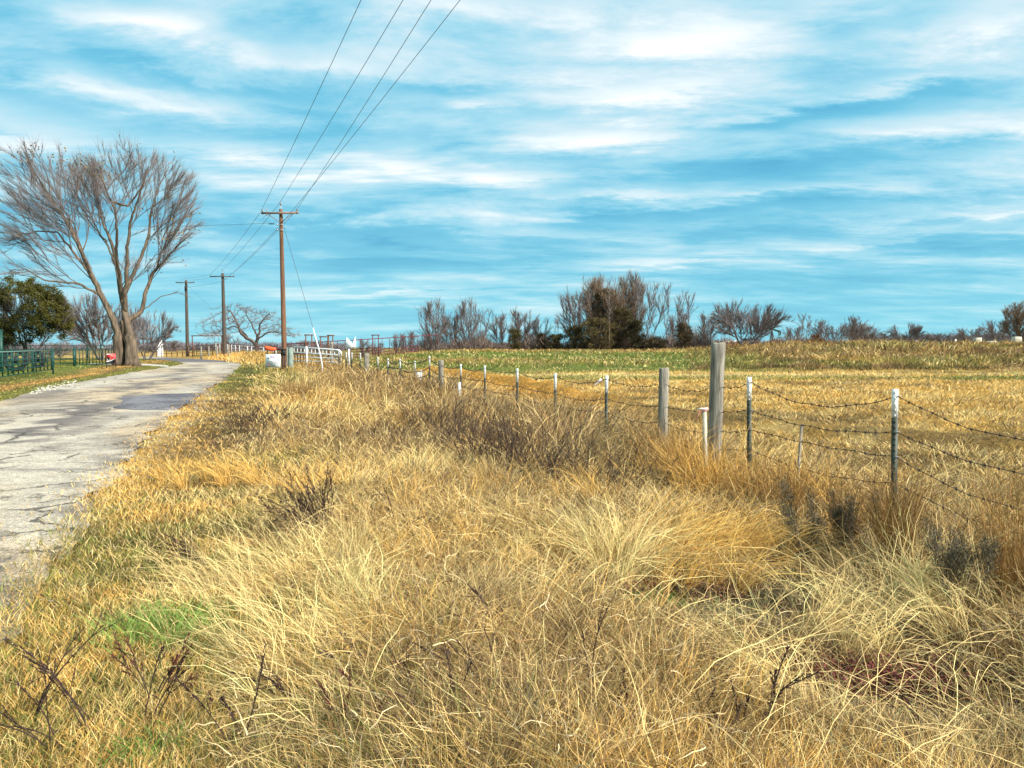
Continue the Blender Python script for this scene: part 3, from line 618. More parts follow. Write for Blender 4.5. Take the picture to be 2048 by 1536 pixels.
def make_tree(name, N, par, loc, label, cat='tree', group=None, rtip=.012, expo=.45, rmin=None, thick=.07, bark='bark', twc=TW, ntw=8, twl=.8, tww=.020, twr=.06, gnarl=.025, twup=.5, leaves=None, droop=0):
    rad, chains, ch = skeleton(N, par, rtip, expo, rmin)
    N = N + rng.normal(size=N.shape) * gnarl * (rad < .5)[:, None] * (N[:, 2] > .3)[:, None]
    tr = Acc(); cr = Acc()
    for c, sub in chains:
        pts = N[c]; r = rad[c].copy()
        if sub: r[0] = min(r[0], r[1] * 1.05)
        if len(c) < 2: continue
        k = int(np.argmax(r < thick)) if (r < thick).any() else len(c)
        if k > 1: tr.tube(pts[:k + 1], r[:k + 1], 20 if r[0] > .25 else 7, flute=.22 if r[0] > .25 else 0)
        if k < len(c):
            a = max(0, k - 1) if k > 1 else 0
            if len(pts[a:]) > 1: cr.tube(pts[a:], r[a:], 4, twc * .75 * random.uniform(.8, 1.2), cap=False)
    thin = np.where((rad < twr) & (par >= 0))[0]
    if len(thin):
        idx = np.repeat(thin, ntw); n = len(idx); d = nrm(N[idx] - N[par[idx]])
        cen = N.mean(0); outw = nrm(N[idx] - np.array([cen[0], cen[1], N[:, 2].min() + (cen[2] - N[:, 2].min()) * .3]))
        base = N[idx] + (N[par[idx]] - N[idx]) * rng.random(n)[:, None]
        d0 = d * 1.1 + outw * .5 + rng.normal(size=(n, 3)) * .38; d1 = d0 * .9 + outw * .35 + np.array([0, 0, twup]) + rng.normal(size=(n, 3)) * .15
        cc = twc * rng.uniform(.7, 1.3, n)[:, None]
        cr.blades(base, d0, d1, twl * rng.uniform(.4, 1.4, n), tww * rng.uniform(.7, 1.2, n), 3, cc, taper=.8)
    root = empty(name, loc, label, cat, group)
    if tr.v: tr.build('trunk', M[bark], root, smooth=True)
    cr.build('crown', M['twig'], root)
    if leaves: leaves(root, N, rad, thin)
    return root
def grow(h, w, cb, natt=0, step=.4, stems=1, seed=0, vase=0, wd=None, trunk=None, spread=.3, trop=.12, jit=.07, dens=1.0, lens=(.42, .22, .12)):
    """bare tree skeleton: short trunk or several stems, then three levels of side branches inside a lumpy crown outline"""
    rs = np.random.default_rng(seed); wd = wd or w
    def inside(p):
        z = (p[2] / h - cb) / (1 - cb); 
        if z < -.25 or z > 1: return False
        a = math.atan2(p[1], p[0]); lump = .8 + .3 * math.sin(a * 3 + seed) * math.sin(p[2] * 1.3 + seed) + .15 * math.sin(a * 7 + seed * 2)
        rr = math.hypot(p[0] / (w / 2), p[1] / (wd / 2)); f = math.sqrt(max(.02, 1 - (2 * max(z, 0) - .75) ** 2 / 1.6)); return rr < f * lump + .05
    nodes = []; par = []; sd_ = []
    for s_ in range(stems):
        a = s_ / stems * 6.28 + rs.uniform(-.5, .5); o = .25 * (stems > 1); nodes.append(np.array([math.cos(a) * o, math.sin(a) * o, -.2])); par.append(-1); k = len(nodes) - 1
        tl = spread * rs.uniform(.25, 1.15) * (stems > 1); d = np.array([math.cos(a) * tl, math.sin(a) * tl, 1.0]); d /= np.linalg.norm(d); L = h * rs.uniform(.72, 1.08); t = 0
        while t < L:
            d = d + np.array([0, 0, .05 * trop * 4]) + rs.normal(size=3) * .085; d /= np.linalg.norm(d); nodes.append(nodes[k] + d * step); par.append(k); k = len(nodes) - 1; t += step
            if nodes[k][2] > cb * h * .8: sd_.append(k)
            if nodes[k][2] > h: break
    F = np.array([0, 0, cb * h * .5])
    ramify(nodes, par, sd_, inside, F, [(h * lens[0], .50 * dens, .75, step), (h * lens[1], .42 * dens, .7, step * .8), (h * lens[2], .32 * dens, .7, step * .8)], trop=trop, outw=.35, seed=seed + 5)
    return np.array(nodes), np.array(par)
def ramify(nodes, par, seeds, inside, F, specs, trop=.10, outw=.5, seed=0):
    """side branches: specs = [(length, spacing probability, angle spread)] per level; they stop at the crown outline"""
    rs = np.random.default_rng(seed); cur = seeds
    for (Ln, pr, sprd, step) in specs:
        nxt = []
        for i in cur:
            if rs.random() > pr: continue
            p = nodes[i]; pd = p - nodes[par[i]] if par[i] >= 0 else np.array([0, 0, 1.]); pd = pd / (np.linalg.norm(pd) + 1e-9); o = p - F; o = o / (np.linalg.norm(o) + 1e-9)
            q = rs.normal(size=3); q -= pd * np.dot(q, pd); q /= np.linalg.norm(q) + 1e-9
            d = pd * .75 + o * outw + q * sprd * rs.uniform(.6, 1.3); d /= np.linalg.norm(d); L = Ln * rs.uniform(.5, 1.25); t = 0; k = i; over = rs.uniform(0, .6)
            while t < L:
                o = nodes[k] - F; o = o / (np.linalg.norm(o) + 1e-9); d = d + o * .05 + np.array([0, 0, trop * .4]) + rs.normal(size=3) * .07; d /= np.linalg.norm(d); pn = nodes[k] + d * step
                if not inside(pn):
                    over -= step
                    if over < 0: break
                nodes.append(pn); par.append(k); k = len(nodes) - 1; t += step
                if t > L * .12: nxt.append(k)
        cur = nxt
# --- the big cottonwood-like tree, limb by limb
D0 = 68; KX = D0 / 1500; B0 = atd(250, 728, D0); B0[2] = 0
def L2(px, py, dz=0): p = atd(px, py, D0) - B0; return np.array([p[0], dz, p[2]])
nodes = []; par = []; rmin = {}
def limb(start, pts, r0, r1, step=.45):
    prev = start; k = 0
    if start is None: nodes.append(pts[0]); par.append(-1); prev = len(nodes) - 1; rmin[prev] = r0 * 1.25; pts = pts[1:]
    tot_ = []; p0 = nodes[prev]
    seq = [p0] + list(pts); ln = [np.linalg.norm(b - a) for a, b in zip(seq[:-1], seq[1:])]; T = sum(ln); done = 0; ids = [prev]
    for a, b, l in zip(seq[:-1], seq[1:], ln):
        m = max(1, int(round(l / step)))
        for q in range(1, m + 1):
            nodes.append(a + (b - a) * q / m + rng.normal(size=3) * .03); par.append(ids[-1]); ids.append(len(nodes) - 1)
            f = (done + l * q / m) / T; rmin[ids[-1]] = r0 * (1 - f) + r1 * f
        done += l
    return ids
tA = limb(None, [L2(237, 730, .1), L2(238, 700), L2(237, 665, -.1), L2(228, 640, -.2)], .50, .38)
l1 = limb(tA[-1], [L2(214, 600, -.6), L2(203, 565, -1), L2(184, 510, -1.6), L2(166, 460, -2), L2(135, 405, -2.6), L2(105, 350, -3)], .37, .06)
tB = limb(None, [L2(267, 732, -.2), L2(265, 700, -.1), L2(259, 665, 0), L2(249, 625, .1)], .56, .40)
limb(None, [L2(253, 727, .7), L2(252, 700, .5), L2(248, 670, .2), L2(245, 640, 0)], .30, .34)
tC = limb(None, [L2(252, 728, .8), L2(250, 690, .7), L2(250, 640, .4)], .5, .4)
l2 = limb(tB[-1], [L2(237, 592, .6), L2(226, 550, 1.0), L2(217, 510, 1.2), L2(205, 480, 1.5), L2(180, 440, 2.2), L2(160, 380, 3)], .34, .06)
l3 = limb(l2[3], [L2(230, 505, .2), L2(233, 449, .1), L2(230, 420, 0), L2(215, 375, -.5), L2(205, 330, -1)], .27, .05)
limb(l3[-9], [L2(250, 410, .6), L2(268, 370, 1.2), L2(280, 330, 1.6)], .18, .05)
l4 = limb(tB[-1], [L2(255, 585, -.4), L2(262, 548, -.8), L2(266, 497, -1), L2(275, 450, -1.3), L2(300, 400, -2), L2(325, 345, -2.6)], .31, .05)
l5 = limb(l4[4], [L2(276, 510, .6), L2(288, 470, .9), L2(290, 422, 1), L2(300, 370, 1.5), L2(318, 320, 2)], .27, .05)
l6 = limb(tC[-1], [L2(271, 622, 1), L2(280, 578, 1.2), L2(291, 541, 1.4), L2(318, 514, 1.3), L2(352, 482, 1), L2(379, 463, .6)], .30, .05)
limb(l6[-12], [L2(300, 500, 2), L2(330, 450, 2.6), L2(350, 400, 3)], .14, .05)
limb(l1[5], [L2(183, 570, -2), L2(150, 567, -2.6), L2(129, 565, -3), L2(100, 545, -3.4), L2(70, 548, -3.5)], .16, .05)
limb(l1[9], [L2(150, 472, -2.5), L2(110, 470, -2.5), L2(75, 476, -2.2), L2(42, 492, -2)], .17, .04)
limb(l1[13], [L2(140, 440, .5), L2(100, 420, 1), L2(62, 408, 1.2)], .15, .04)
limb(l2[9], [L2(175, 470, 3), L2(130, 430, 4), L2(95, 370, 4.5)], .16, .05)
limb(l6[3], [L2(300, 590, 2), L2(330, 580, 2.4), L2(350, 588, 2.6)], .08, .03)
poly = [(78, 340), (112, 324), (160, 320), (235, 326), (250, 314), (320, 306), (358, 335), (376, 385), (390, 425), (376, 465), (345, 505), (350, 560), (315, 560), (295, 500), (262, 430), (215, 440), (185, 500), (150, 545), (110, 560), (70, 555), (62, 530), (52, 495), (46, 440), (54, 395), (58, 360)]
def ins_big(p):
    px, py = 250 + p[0] / KX, 728 - p[2] / KX
    if abs(p[1]) > 6.4 * math.sqrt(max(.03, 1 - ((px - 200) / 215) ** 2)): return False
    return bool(inpoly(np.array([px]), np.array([py]), poly)[0]) or (py > 520 and abs(p[0]) < 5 and py < 600)
lsd = [i for i in range(len(nodes)) if par[i] >= 0 and nodes[i][2] > 6.8]
nodes = [np.array(q) for q in nodes]
ramify(nodes, par, lsd, ins_big, L2(240, 600), [(6.5, .55, .95, .42), (3.6, .36, .85, .38), (1.8, .34, .8, .34)], trop=.0, outw=.55, seed=3)
for q_ in rmin: rmin[q_] *= (1.0 if nodes[q_][2] < 3 else .70)
N, P_ = np.array(nodes), np.array(par)
def bigleaves(root, N, rad, thin):
    lf = Acc(); pts = N[thin]; px = 250 + pts[:, 0] / KX; 
    py = 728 - pts[:, 2] / KX
    pr = .003 + .30 * ((py < 345) & (px > 130) & (px < 245)) + .25 * ((py < 335) & (px > 50) & (px < 130)) + .22 * ((py < 310) & (px > 305)) + .10 * ((px > 290) & (py > 420) & (py < 480)) + .05 * ((px > 300) & (py > 480))
    sel = pts[rng.random(len(pts)) < pr]; idx = np.repeat(np.arange(len(sel)), 4); n = len(idx)
    b = sel[idx] + rng.normal(size=(n, 3)) * .32
    cols = np.where(rng.random(n)[:, None] < .6, np.array((.26, .17, .05)), np.array((.16, .12, .05))) * rng.uniform(.6, 1.3, n)[:, None]
    d = rng.normal(size=(n, 3)) + np.array([0, 0, -.6]); lf.blades(b, d, d + rng.normal(size=(n, 3)) * .3, .20 * rng.uniform(.6, 1.3, n), .13, 2, cols, taper=.4)
    lf.build('leaves', M['leaf'], root)
make_tree('bare_tree', N, P_, B0 + np.array([0, 0, -.05]), 'huge bare spreading tree with a fluted double trunk beside the red sign', rmin=rmin, rtip=.012, expo=.42, thick=.05,
          ntw=5, twl=.95, tww=.022, twr=.034, gnarl=.01, twup=.2, leaves=bigleaves)

# --- prototypes
def put(px, D, dz=0):
    x = ray(px, 700); x = x[0] / x[1] * D; return np.array([x, D, H1(x, D) + dz])
GT = 'bare trees on the rise behind the pasture'
protos = {}
def proto(key, px, D, label, group, h, w, **kw):
    gk = {k: kw.pop(k) for k in list(kw) if k in ('rtip', 'expo', 'thick', 'bark', 'twc', 'ntw', 'twl', 'tww', 'twr', 'gnarl', 'twup')}
    N, P_ = grow(h, w, **kw); r = make_tree('bare_tree', N, P_, put(px, D), label, group=group, **gk); protos[key] = (r, h, w); return r
def again(key, px, D, hpx, wpx, label, group=GT, rz=None):
    r, h, w = protos[key]; hh = hpx * D / 1500; ww = wpx * D / 1500
    return copy_thing(r, put(px, D), rz if rz is not None else random.uniform(0, 6.28), (ww / w, ww / w, hh / h), label, group)
tk = dict(rtip=.013, expo=.42, thick=.09, bark='bark_dark', tww=.032)
# spreading oak behind the second pole
nodes = []; par = []; rmin = {}
D0 = 118; KX = D0 / 1500; B0 = atd(515, 700, D0); B0[2] = 0.3
tA = limb(None, [L2(516, 712), L2(514, 697), L2(512, 688)], .42, .36)
a1 = limb(tA[-1], [L2(500, 679, -.5), L2(488, 668, -1), L2(480, 650, -1.2), L2(476, 635, -1.4), L2(466, 622, -1.6)], .26, .08)
limb(a1[2], [L2(480, 662, 1), L2(462, 652, 1.6), L2(440, 655, 2), L2(420, 668, 2.2)], .16, .05)
a2 = limb(tA[-1], [L2(512, 670, .5), L2(503, 655, .8), L2(495, 640, 1), L2(485, 625, 1.2)], .2, .06)
a3 = limb(tA[-1], [L2(519, 668, -.3), L2(522, 652, -.6), L2(530, 640, -1), L2(545, 628, -1.5)], .22, .06)
limb(a3[2], [L2(540, 664, -1), L2(560, 665, -1.5), L2(585, 672, -2)], .13, .04)
poly = [(408, 680), (405, 655), (425, 630), (455, 612), (485, 605), (520, 622), (535, 614), (555, 630), (575, 650), (600, 665), (590, 680), (550, 672), (525, 655), (500, 650), (470, 665), (440, 685)]
att = []
while len(att) < 1100:
    px, py = random.uniform(400, 605), random.uniform(600, 690)
    if inpoly(np.array([px]), np.array([py]), poly)[0]: att.append(L2(px, py, random.uniform(-4.6, 4.6)))
N, P_ = colonize(nodes, par, att, .44, .7, 50, (0, 0, .04), .16)
make_tree('bare_oak', N, P_, B0, 'crooked spreading bare oak behind the middle utility pole and white rail fence', rmin=rmin, rtip=.014, expo=.42, thick=.06, bark='bark_dark', ntw=8, twl=.75, tww=.026, twr=.05, gnarl=.05, twup=.1)
protos['oak2'] = None
proto('vase', 872, 100, 'fan-shaped bare thicket tree standing nearest the pens on the rise', GT, 6.6, 6.4, cb=.10, stems=9, spread=.55, seed=31, step=.34, twl=.7, ntw=4, dens=.85, **tk)
proto('tall', 1308, 98, 'tall thin bare tree right beside the dense brown thicket', GT, 9.2, 5.0, cb=.28, stems=3, spread=.28, seed=32, step=.38, twl=.8, ntw=4, lens=(.34, .2, .1), **tk)
proto('bush', 1037, 104, 'rounded grey-mauve bare tree behind the small olive bush', GT, 5.4, 6.0, cb=.10, stems=8, spread=.7, seed=33, step=.32, twl=.65, ntw=5, **tk)
proto('dense', 1205, 101, 'broad brown bare tree filling the thickest part of the thicket', GT, 9.6, 8.6, cb=.08, stems=14, spread=.55, seed=34, step=.38, twl=.8, ntw=5, dens=.95, lens=(.36, .2, .1), twc=np.array((.24, .165, .11)), **tk)
proto('oak', 1488, 94, 'wide low bare tree with long spreading limbs behind the leaning fence post', GT, 5.7, 9.6, cb=.16, stems=7, spread=1.5, seed=35, step=.34, trop=.03, twl=.7, ntw=6, lens=(.6, .34, .2), dens=1.35, **tk)
again('vase', 938, 102, 98, 78, 'bare tree with a thick dark stem, second in the thicket row')
again('tall', 968, 104, 88, 60, 'bare pale-twigged tree third from the pens in the row')
again('bush', 905, 103, 72, 80, 'low bare tree between the two fan-shaped ones')
again('bush', 1002, 104, 72, 60, 'small bare tree just before the rounded grey-mauve one')
again('vase', 1083, 106, 62, 62, 'short bare tree between the two olive bushes')
again('tall', 1120, 108, 66, 46, 'short thin bare tree at the low gap before the brown thicket')
again('bush', 1158, 100, 112, 96, 'grey bare tree on the outer slope of the brown thicket')
again('dense', 1256, 104, 150, 90, 'grey-topped bare tree rising highest above the olive brush')
again('tall', 1283, 101, 148, 74, 'lanky bare tree crowding the thicket edge')
again('tall', 1342, 97, 128, 62, 'forked tall bare tree second from the brown thicket')
again('tall', 1376, 96, 116, 66, 'tall bare tree with a straight dark stem and open crown')
again('bush', 1355, 103, 70, 70, 'reddish low bare tree under the tall thin trees')
again('bush', 1412, 104, 66, 60, 'scrubby bare tree between the tall trees and the low spreading one')
again('oak', 1512, 96, 80, 66, 'smaller spreading bare tree beside the pumpjack')
again('tall', 1604, 125, 66, 50, 'pale thin bare tree just past the pumpjack')
again('bush', 1646, 122, 50, 58, 'russet-tinged small bare tree beside the white tank')
again('bush', 1700, 116, 56, 66, 'rounded bare tree alone in the gap past the white tank')
again('bush', 1668, 130, 40, 70, 'small bare tree behind the rounded one past the white tank')
again('bush', 1588, 132, 38, 60, 'small dark bare tree low behind the pale thin one')
again('dense', 1716, 134, 44, 70, 'dense brown bare tree overlapping the rounded one')
again('bush', 1770, 140, 26, 70, 'low brown scrub tree just before the crooked one')
again('bush', 1735, 128, 36, 66, 'lowest scrub tree on the skyline past the rounded tree')
again('oak', 1812, 100, 44, 66, 'small crooked bare tree standing on the berm by the black-and-white pipe')
again('dense', 2046, 150, 84, 100, 'big grey bare tree at the far end of the berm')
again('bush', 1996, 165, 52, 80, 'mid-sized bare tree beside the big grey one at the berm end')
again('bush', 1940, 190, 36, 90, 'low grey bare tree behind the pale stone block')
again('bush', 1880, 210, 26, 90, 'low dark bare tree far behind the black bale')
again('bush', 1760, 190, 22, 90, 'low bare tree far behind the crooked tree')
GL = 'small bare trees beyond the pens'
again('bush', 726, 118, 38, 44, 'small bare tree behind the white pointed board', GL)
again('bush', 752, 122, 30, 40, 'small bare tree behind the tall maroon frame', GL)
again('vase', 795, 112, 44, 54, 'bare tree behind the maroon pen rails', GL)
again('vase', 822, 110, 46, 50, 'bare tree between the maroon pens and the thicket', GL)
again('bush', 640, 125, 34, 46, 'small bare tree behind the guy wire guard', GL)
again('bush', 672, 125, 24, 34, 'tiny bare tree behind the narrow pipe frame', GL)
again('bush', 600, 115, 36, 50, 'small bare tree right behind the nearest utility pole', GL)
again('bush', 462, 130, 36, 44, 'small bare tree seen through the pipe gateway', GL)
again('oak', 205, 96, 132, 165, 'bare tree behind the huge trunk, its limbs reaching over the green fence', GL, rz=2.0)
again('oak', 292, 100, 104, 110, 'bare tree behind the huge trunk on the side of the water tank', GL, rz=.7)
again('bush', 120, 130, 26, 60, 'low bare tree beyond the green gate', GL)
again('bush', 95, 120, 22, 70, 'low bare tree behind the evergreen tree trunk', GL)
again('bush', 25, 110, 40, 60, 'pale bare tree under the evergreen crown', GL)
again('bush', 345, 190, 22, 90, 'low dark bare tree beyond the bend of the road', GL)

# --- evergreen tree
def foliage(root, centres, crad, nper, col, leaf=.16, name='leaves', flat=.8):
    lf = Acc(); idx = np.repeat(np.arange(len(centres)), nper); n = len(idx)
    o = nrm(rng.normal(size=(n, 3))) * (rng.random(n) ** .5)[:, None] * np.array([1, 1, flat]); b = centres[idx] + o * np.asarray(crad)[idx][:, None]
    cc = np.array(col) * rng.uniform(.5, 1.6, len(centres))[idx][:, None] * rng.uniform(.7, 1.35, n)[:, None]
    d = o + rng.normal(size=(n, 3)) * .7 + np.array([0, 0, .1]); lf.blades(b, d, d + rng.normal(size=(n, 3)) * .4, leaf * rng.uniform(.6, 1.4, n), leaf * .62, 2, np.clip(cc, .004, .9), taper=.35)
    lf.build(name, M['leaf'], root)
N, P_ = grow(9.3, 9.8, cb=.20, stems=5, spread=.5, seed=41, step=.4)
def evl(root, N, rad, thin):
    q_ = nrm(rng.normal(size=(1500, 3))) * rng.uniform(.35, 1, (1500, 1)) ** .5; t_ = q_ * np.array([4.7, 4.4, 3.7]) * (1 + .16 * np.sin(q_[:, :1] * 5 + q_[:, 2:] * 4) + .10 * np.sin(q_[:, :1] * 11 + q_[:, 1:2] * 7)) + np.array([0, 0, 5.9]); t_ = t_[(fbm(t_[:, 0] + 20, t_[:, 2] + t_[:, 1] * .5, .75, 12, 3) > .46) & (t_[:, 2] > 1.9)]; foliage(root, t_, np.full(len(t_), .40), 56, (.085, .078, .014), .15)
make_tree('evergreen_tree', N, P_, put(62, 86), 'dark green leafy evergreen tree behind the green pens', rtip=.014, expo=.42, thick=.08, bark='bark_dark', ntw=2, twl=.5, twr=.04, leaves=evl)
N, P_ = grow(5.4, 3.4, cb=.2, stems=4, spread=.3, seed=42, step=.4)
def evl2(root, N, rad, thin):
    t_ = N[rng.choice(thin, 160)] + rng.normal(size=(160, 3)) * .3; foliage(root, t_, np.full(160, .42), 46, (.075, .072, .015), .15)
make_tree('evergreen_tree', N, P_, put(2, 84), 'smaller dark evergreen crown overlapping the left of the big one', rtip=.014, expo=.42, thick=.08, bark='bark_dark', ntw=2, twl=.5, twr=.04, leaves=evl2)
# --- olive brush in the thicket
def brush(px, D, wpx, hpx, label, col=(.11, .082, .03), n=240, seed=1, src=None):
    w, h = wpx * D / 1500, hpx * D / 1500; base = put(px, D); r = empty('olive_bush', base, label, 'bush', 'olive brush in the thicket')
    st = Acc()
    for q in range(14):
        a = random.uniform(0, 6.28); rr = random.uniform(.1, .9); hh_ = h * random.uniform(.6, .95); e = np.array([math.cos(a) * w * .42 * rr, math.sin(a) * w * .3 * rr, hh_])
        st.tube([np.array([e[0] * .2, e[1] * .2, -.15]), e * .5 + np.array([0, 0, h * .1]), e], [.06, .04, .015], 5)
    st.build('stems', M['bark_dark'], r)
    u = rng.random(n); a = rng.uniform(0, 6.28, n); z = h * (.05 + .9 * rng.random(n) ** .8); rr = np.sqrt(rng.random(n)) * w / 2 * np.sqrt(np.clip(1 - ((z / h - .38) / .66) ** 2, .08, 1))
    cen = np.stack([rr * np.cos(a), rr * np.sin(a) * .8, z], -1); cen = cen[fbm(cen[:, 0] + px, cen[:, 2], .8, 7) > .38]
    foliage(r, cen, np.full(len(cen), .35), 44, col, .13)
brush(1192, 97, 74, 66, 'olive-brown bush at the foot of the pale thin trunk')
brush(1240, 99, 62, 92, 'tallest olive bush in the middle of the brown thicket', (.095, .074, .028), 330)
brush(1272, 97, 36, 62, 'dark olive bush at the right edge of the brown thicket', (.045, .04, .015), 170)
brush(1212, 100, 60, 128, 'tall olive vine-clad growth climbing above the thicket', (.12, .082, .035), 330)
brush(1150, 98, 46, 50, 'low olive bush at the left skirt of the thicket', (.085, .068, .025), 150)
brush(1115, 99, 44, 34, 'small olive bush between the low gap and the thicket', (.08, .065, .02), 110)
brush(1086, 100, 22, 34, 'small dark bush beside the rounded grey-mauve tree', (.07, .05, .02), 60)
brush(1030, 99, 28, 46, 'small olive bush in front of the rounded grey-mauve tree', (.08, .062, .02), 90)
brush(1368, 95, 34, 56, 'brown-olive bush at the foot of the tall straight tree', (.09, .06, .025), 120)
brush(1310, 96, 50, 26, 'low dark bush under the lanky trees', (.08, .06, .03), 90)
brush(1636, 110, 34, 22, 'rust-coloured low bush beside the white tank', (.14, .06, .02), 60)
# the thin pale trunk in front of the thicket
a_ = Acc(); b0 = put(1218, 93); zt = atd(1218, 560, 93)[2] - b0[2]
a_.tube([(0, 0, -.2), (.03, 0, zt * .3), (-.05, 0, zt * .65), (.05, .02, zt)], [.07, .06, .045, .015], 6)
r = empty('slim_tree', b0, 'single slim pale straight trunk in front of the brown thicket', 'tree'); a_.build('trunk', M['bark'], r)
a_ = Acc(); n = 160; z = rng.uniform(zt * .4, zt, n); an = rng.uniform(0, 6.28, n)
a_.blades(np.stack([0 * z, 0 * z, z], -1), np.stack([np.cos(an), np.sin(an), 0 * an + .8], -1), np.stack([np.cos(an), np.sin(an), 0 * an + 1.5], -1), rng.uniform(.4, 1.5, n), .03, 3, TW); a_.build('crown', M['twig'], r)
# --- undergrowth that knits the thicket together
def scrub(name, segs, label, dens, hh, col, wdt=.045):
    a_ = Acc()
    for (p0, d0_), (p1, d1_) in zip(segs[:-1], segs[1:]):
        A, B = put(p0, d0_), put(p1, d1_); n = int(np.linalg.norm(B - A) * dens); f = rng.random(n); x = A[0] + (B[0] - A[0]) * f; y = A[1] + (B[1] - A[1]) * f + rng.normal(size=n) * 1.6
        hv = hh * (.25 + 1.35 * np.clip(fbm(x, x * 0, .45, 5, 4) - .2, 0, 1)) * rng.uniform(.5, 1.2, n); z = height(x, y) + hv * rng.random(n) * .55; a = rng.uniform(0, 6.28, n); o = np.stack([np.cos(a), np.sin(a), 0 * a], -1)
        a_.blades(np.stack([x, y, z], -1), o * .45 + up, o * .6 + up + rng.normal(size=(n, 3)) * .4, hv * rng.uniform(.25, .6, n), wdt * rng.uniform(.6, 1.4, n), 3, np.array(col) * rng.uniform(.5, 1.5, n)[:, None], kink=.2)
    o = a_.build(name, M['twig']); tag(o, label, 'undergrowth', kind='stuff'); return o
scrub('undergrowth', [(820, 103), (1000, 104), (1140, 102), (1290, 101), (1420, 101)], 'grey-brown tangled undergrowth filling the thicket', 380, 3.4, (.20, .14, .11))
scrub('undergrowth', [(1150, 102), (1200, 102), (1280, 103)], 'thick brown brush in the middle of the thicket', 420, 4.2, (.17, .115, .075))
scrub('undergrowth', [(1420, 108), (1560, 112), (1660, 116), (1780, 120)], 'low russet undergrowth behind the spreading trees and the pumpjack', 220, 1.9, (.20, .12, .085))
scrub('undergrowth', [(690, 96), (770, 94), (850, 98)], 'brown weeds on the rise before the maroon pens', 160, .8, (.24, .15, .07))
def slopeweeds():
    a_ = Acc(); m = 420; px = rng.uniform(1380, 2150, m); D = rng.uniform(56, 92, m); X_ = (px - 1024) / 1500 * D
    k = fbm(X_, D, .13, 81) > .46; X_, D = X_[k], D[k]; cc = np.where(rng.random(len(X_))[:, None] < .55, np.array((.13, .10, .03)), np.array((.25, .14, .06))); nb = 70
    idx = np.repeat(np.arange(len(X_)), nb); n = len(idx); a = rng.uniform(0, 6.28, n); q = np.sqrt(rng.random(n)) * .8; o = np.stack([np.cos(a), np.sin(a), 0 * a], -1)
    x = X_[idx] + np.cos(a) * q; y = D[idx] + np.sin(a) * q; hv = rng.uniform(.25, .8, len(X_))[idx] * rng.uniform(.5, 1.1, n) * (1.1 - q * .7)
    a_.blades(np.stack([x, y, height(x, y)], -1), o * .35 + up, o * .6 + up * .8 + rng.normal(size=(n, 3)) * .3, hv, .045, 2, cc[idx] * rng.uniform(.5, 1.5, n)[:, None], kink=.15)
    o_ = a_.build('undergrowth', M['grass']); tag(o_, 'rough olive and brown weeds covering the slope of the berm', 'undergrowth', kind='stuff')
slopeweeds()
# --- far woods that read as one mass
def woods(name, pts, label, n_, hh, col):
    a_ = Acc(); cs = []
    for (p0, d0_), (p1, d1_) in zip(pts[:-1], pts[1:]):
        for q in range(n_):
            f = random.random(); b = put(p0 + (p1 - p0) * f, (d0_ + (d1_ - d0_) * f) * random.uniform(.95, 1.1)); cs.append(b)
    cs = np.array(cs); idx = np.repeat(np.arange(len(cs)), 90); n = len(idx); hv = (hh * rng.uniform(.55, 1.15, len(cs)))[idx]; a = rng.uniform(0, 6.28, n)
    b = cs[idx] + np.stack([np.cos(a), np.sin(a), 0 * a], -1) * (hv * .35 * rng.random(n))[:, None] + np.array([0, 0, 1.0]) * (hv * rng.random(n) * .5)[:, None]
    o = np.stack([np.cos(a), np.sin(a), 0 * a], -1); a_.blades(b, o * .5 + up, o * .7 + up * .8 + rng.normal(size=(n, 3)) * .4, hv * rng.uniform(.2, .55, n), .12 + .03 * hh, 2, np.array(col) * rng.uniform(.6, 1.4, n)[:, None])
    o = a_.build(name, M['twig']); tag(o, label, 'woods', kind='stuff'); return o
woods('distant_woods', [(1740, 330), (1840, 300), (1900, 280), (1990, 260), (2100, 240)], 'grey bare woods on the skyline past the end of the berm', 42, 5.8, (.17, .155, .165))
woods('distant_woods', [(-60, 420), (200, 430), (350, 420), (520, 400), (700, 380)], 'thin grey line of woods on the horizon beyond the pens', 80, 6.0, (.20, .18, .19))
woods('distant_woods', [(820, 300), (1100, 300), (1480, 290), (1740, 300)], 'grey bare woods glimpsed behind the thicket and pumpjack', 40, 3.6, (.20, .16, .15))
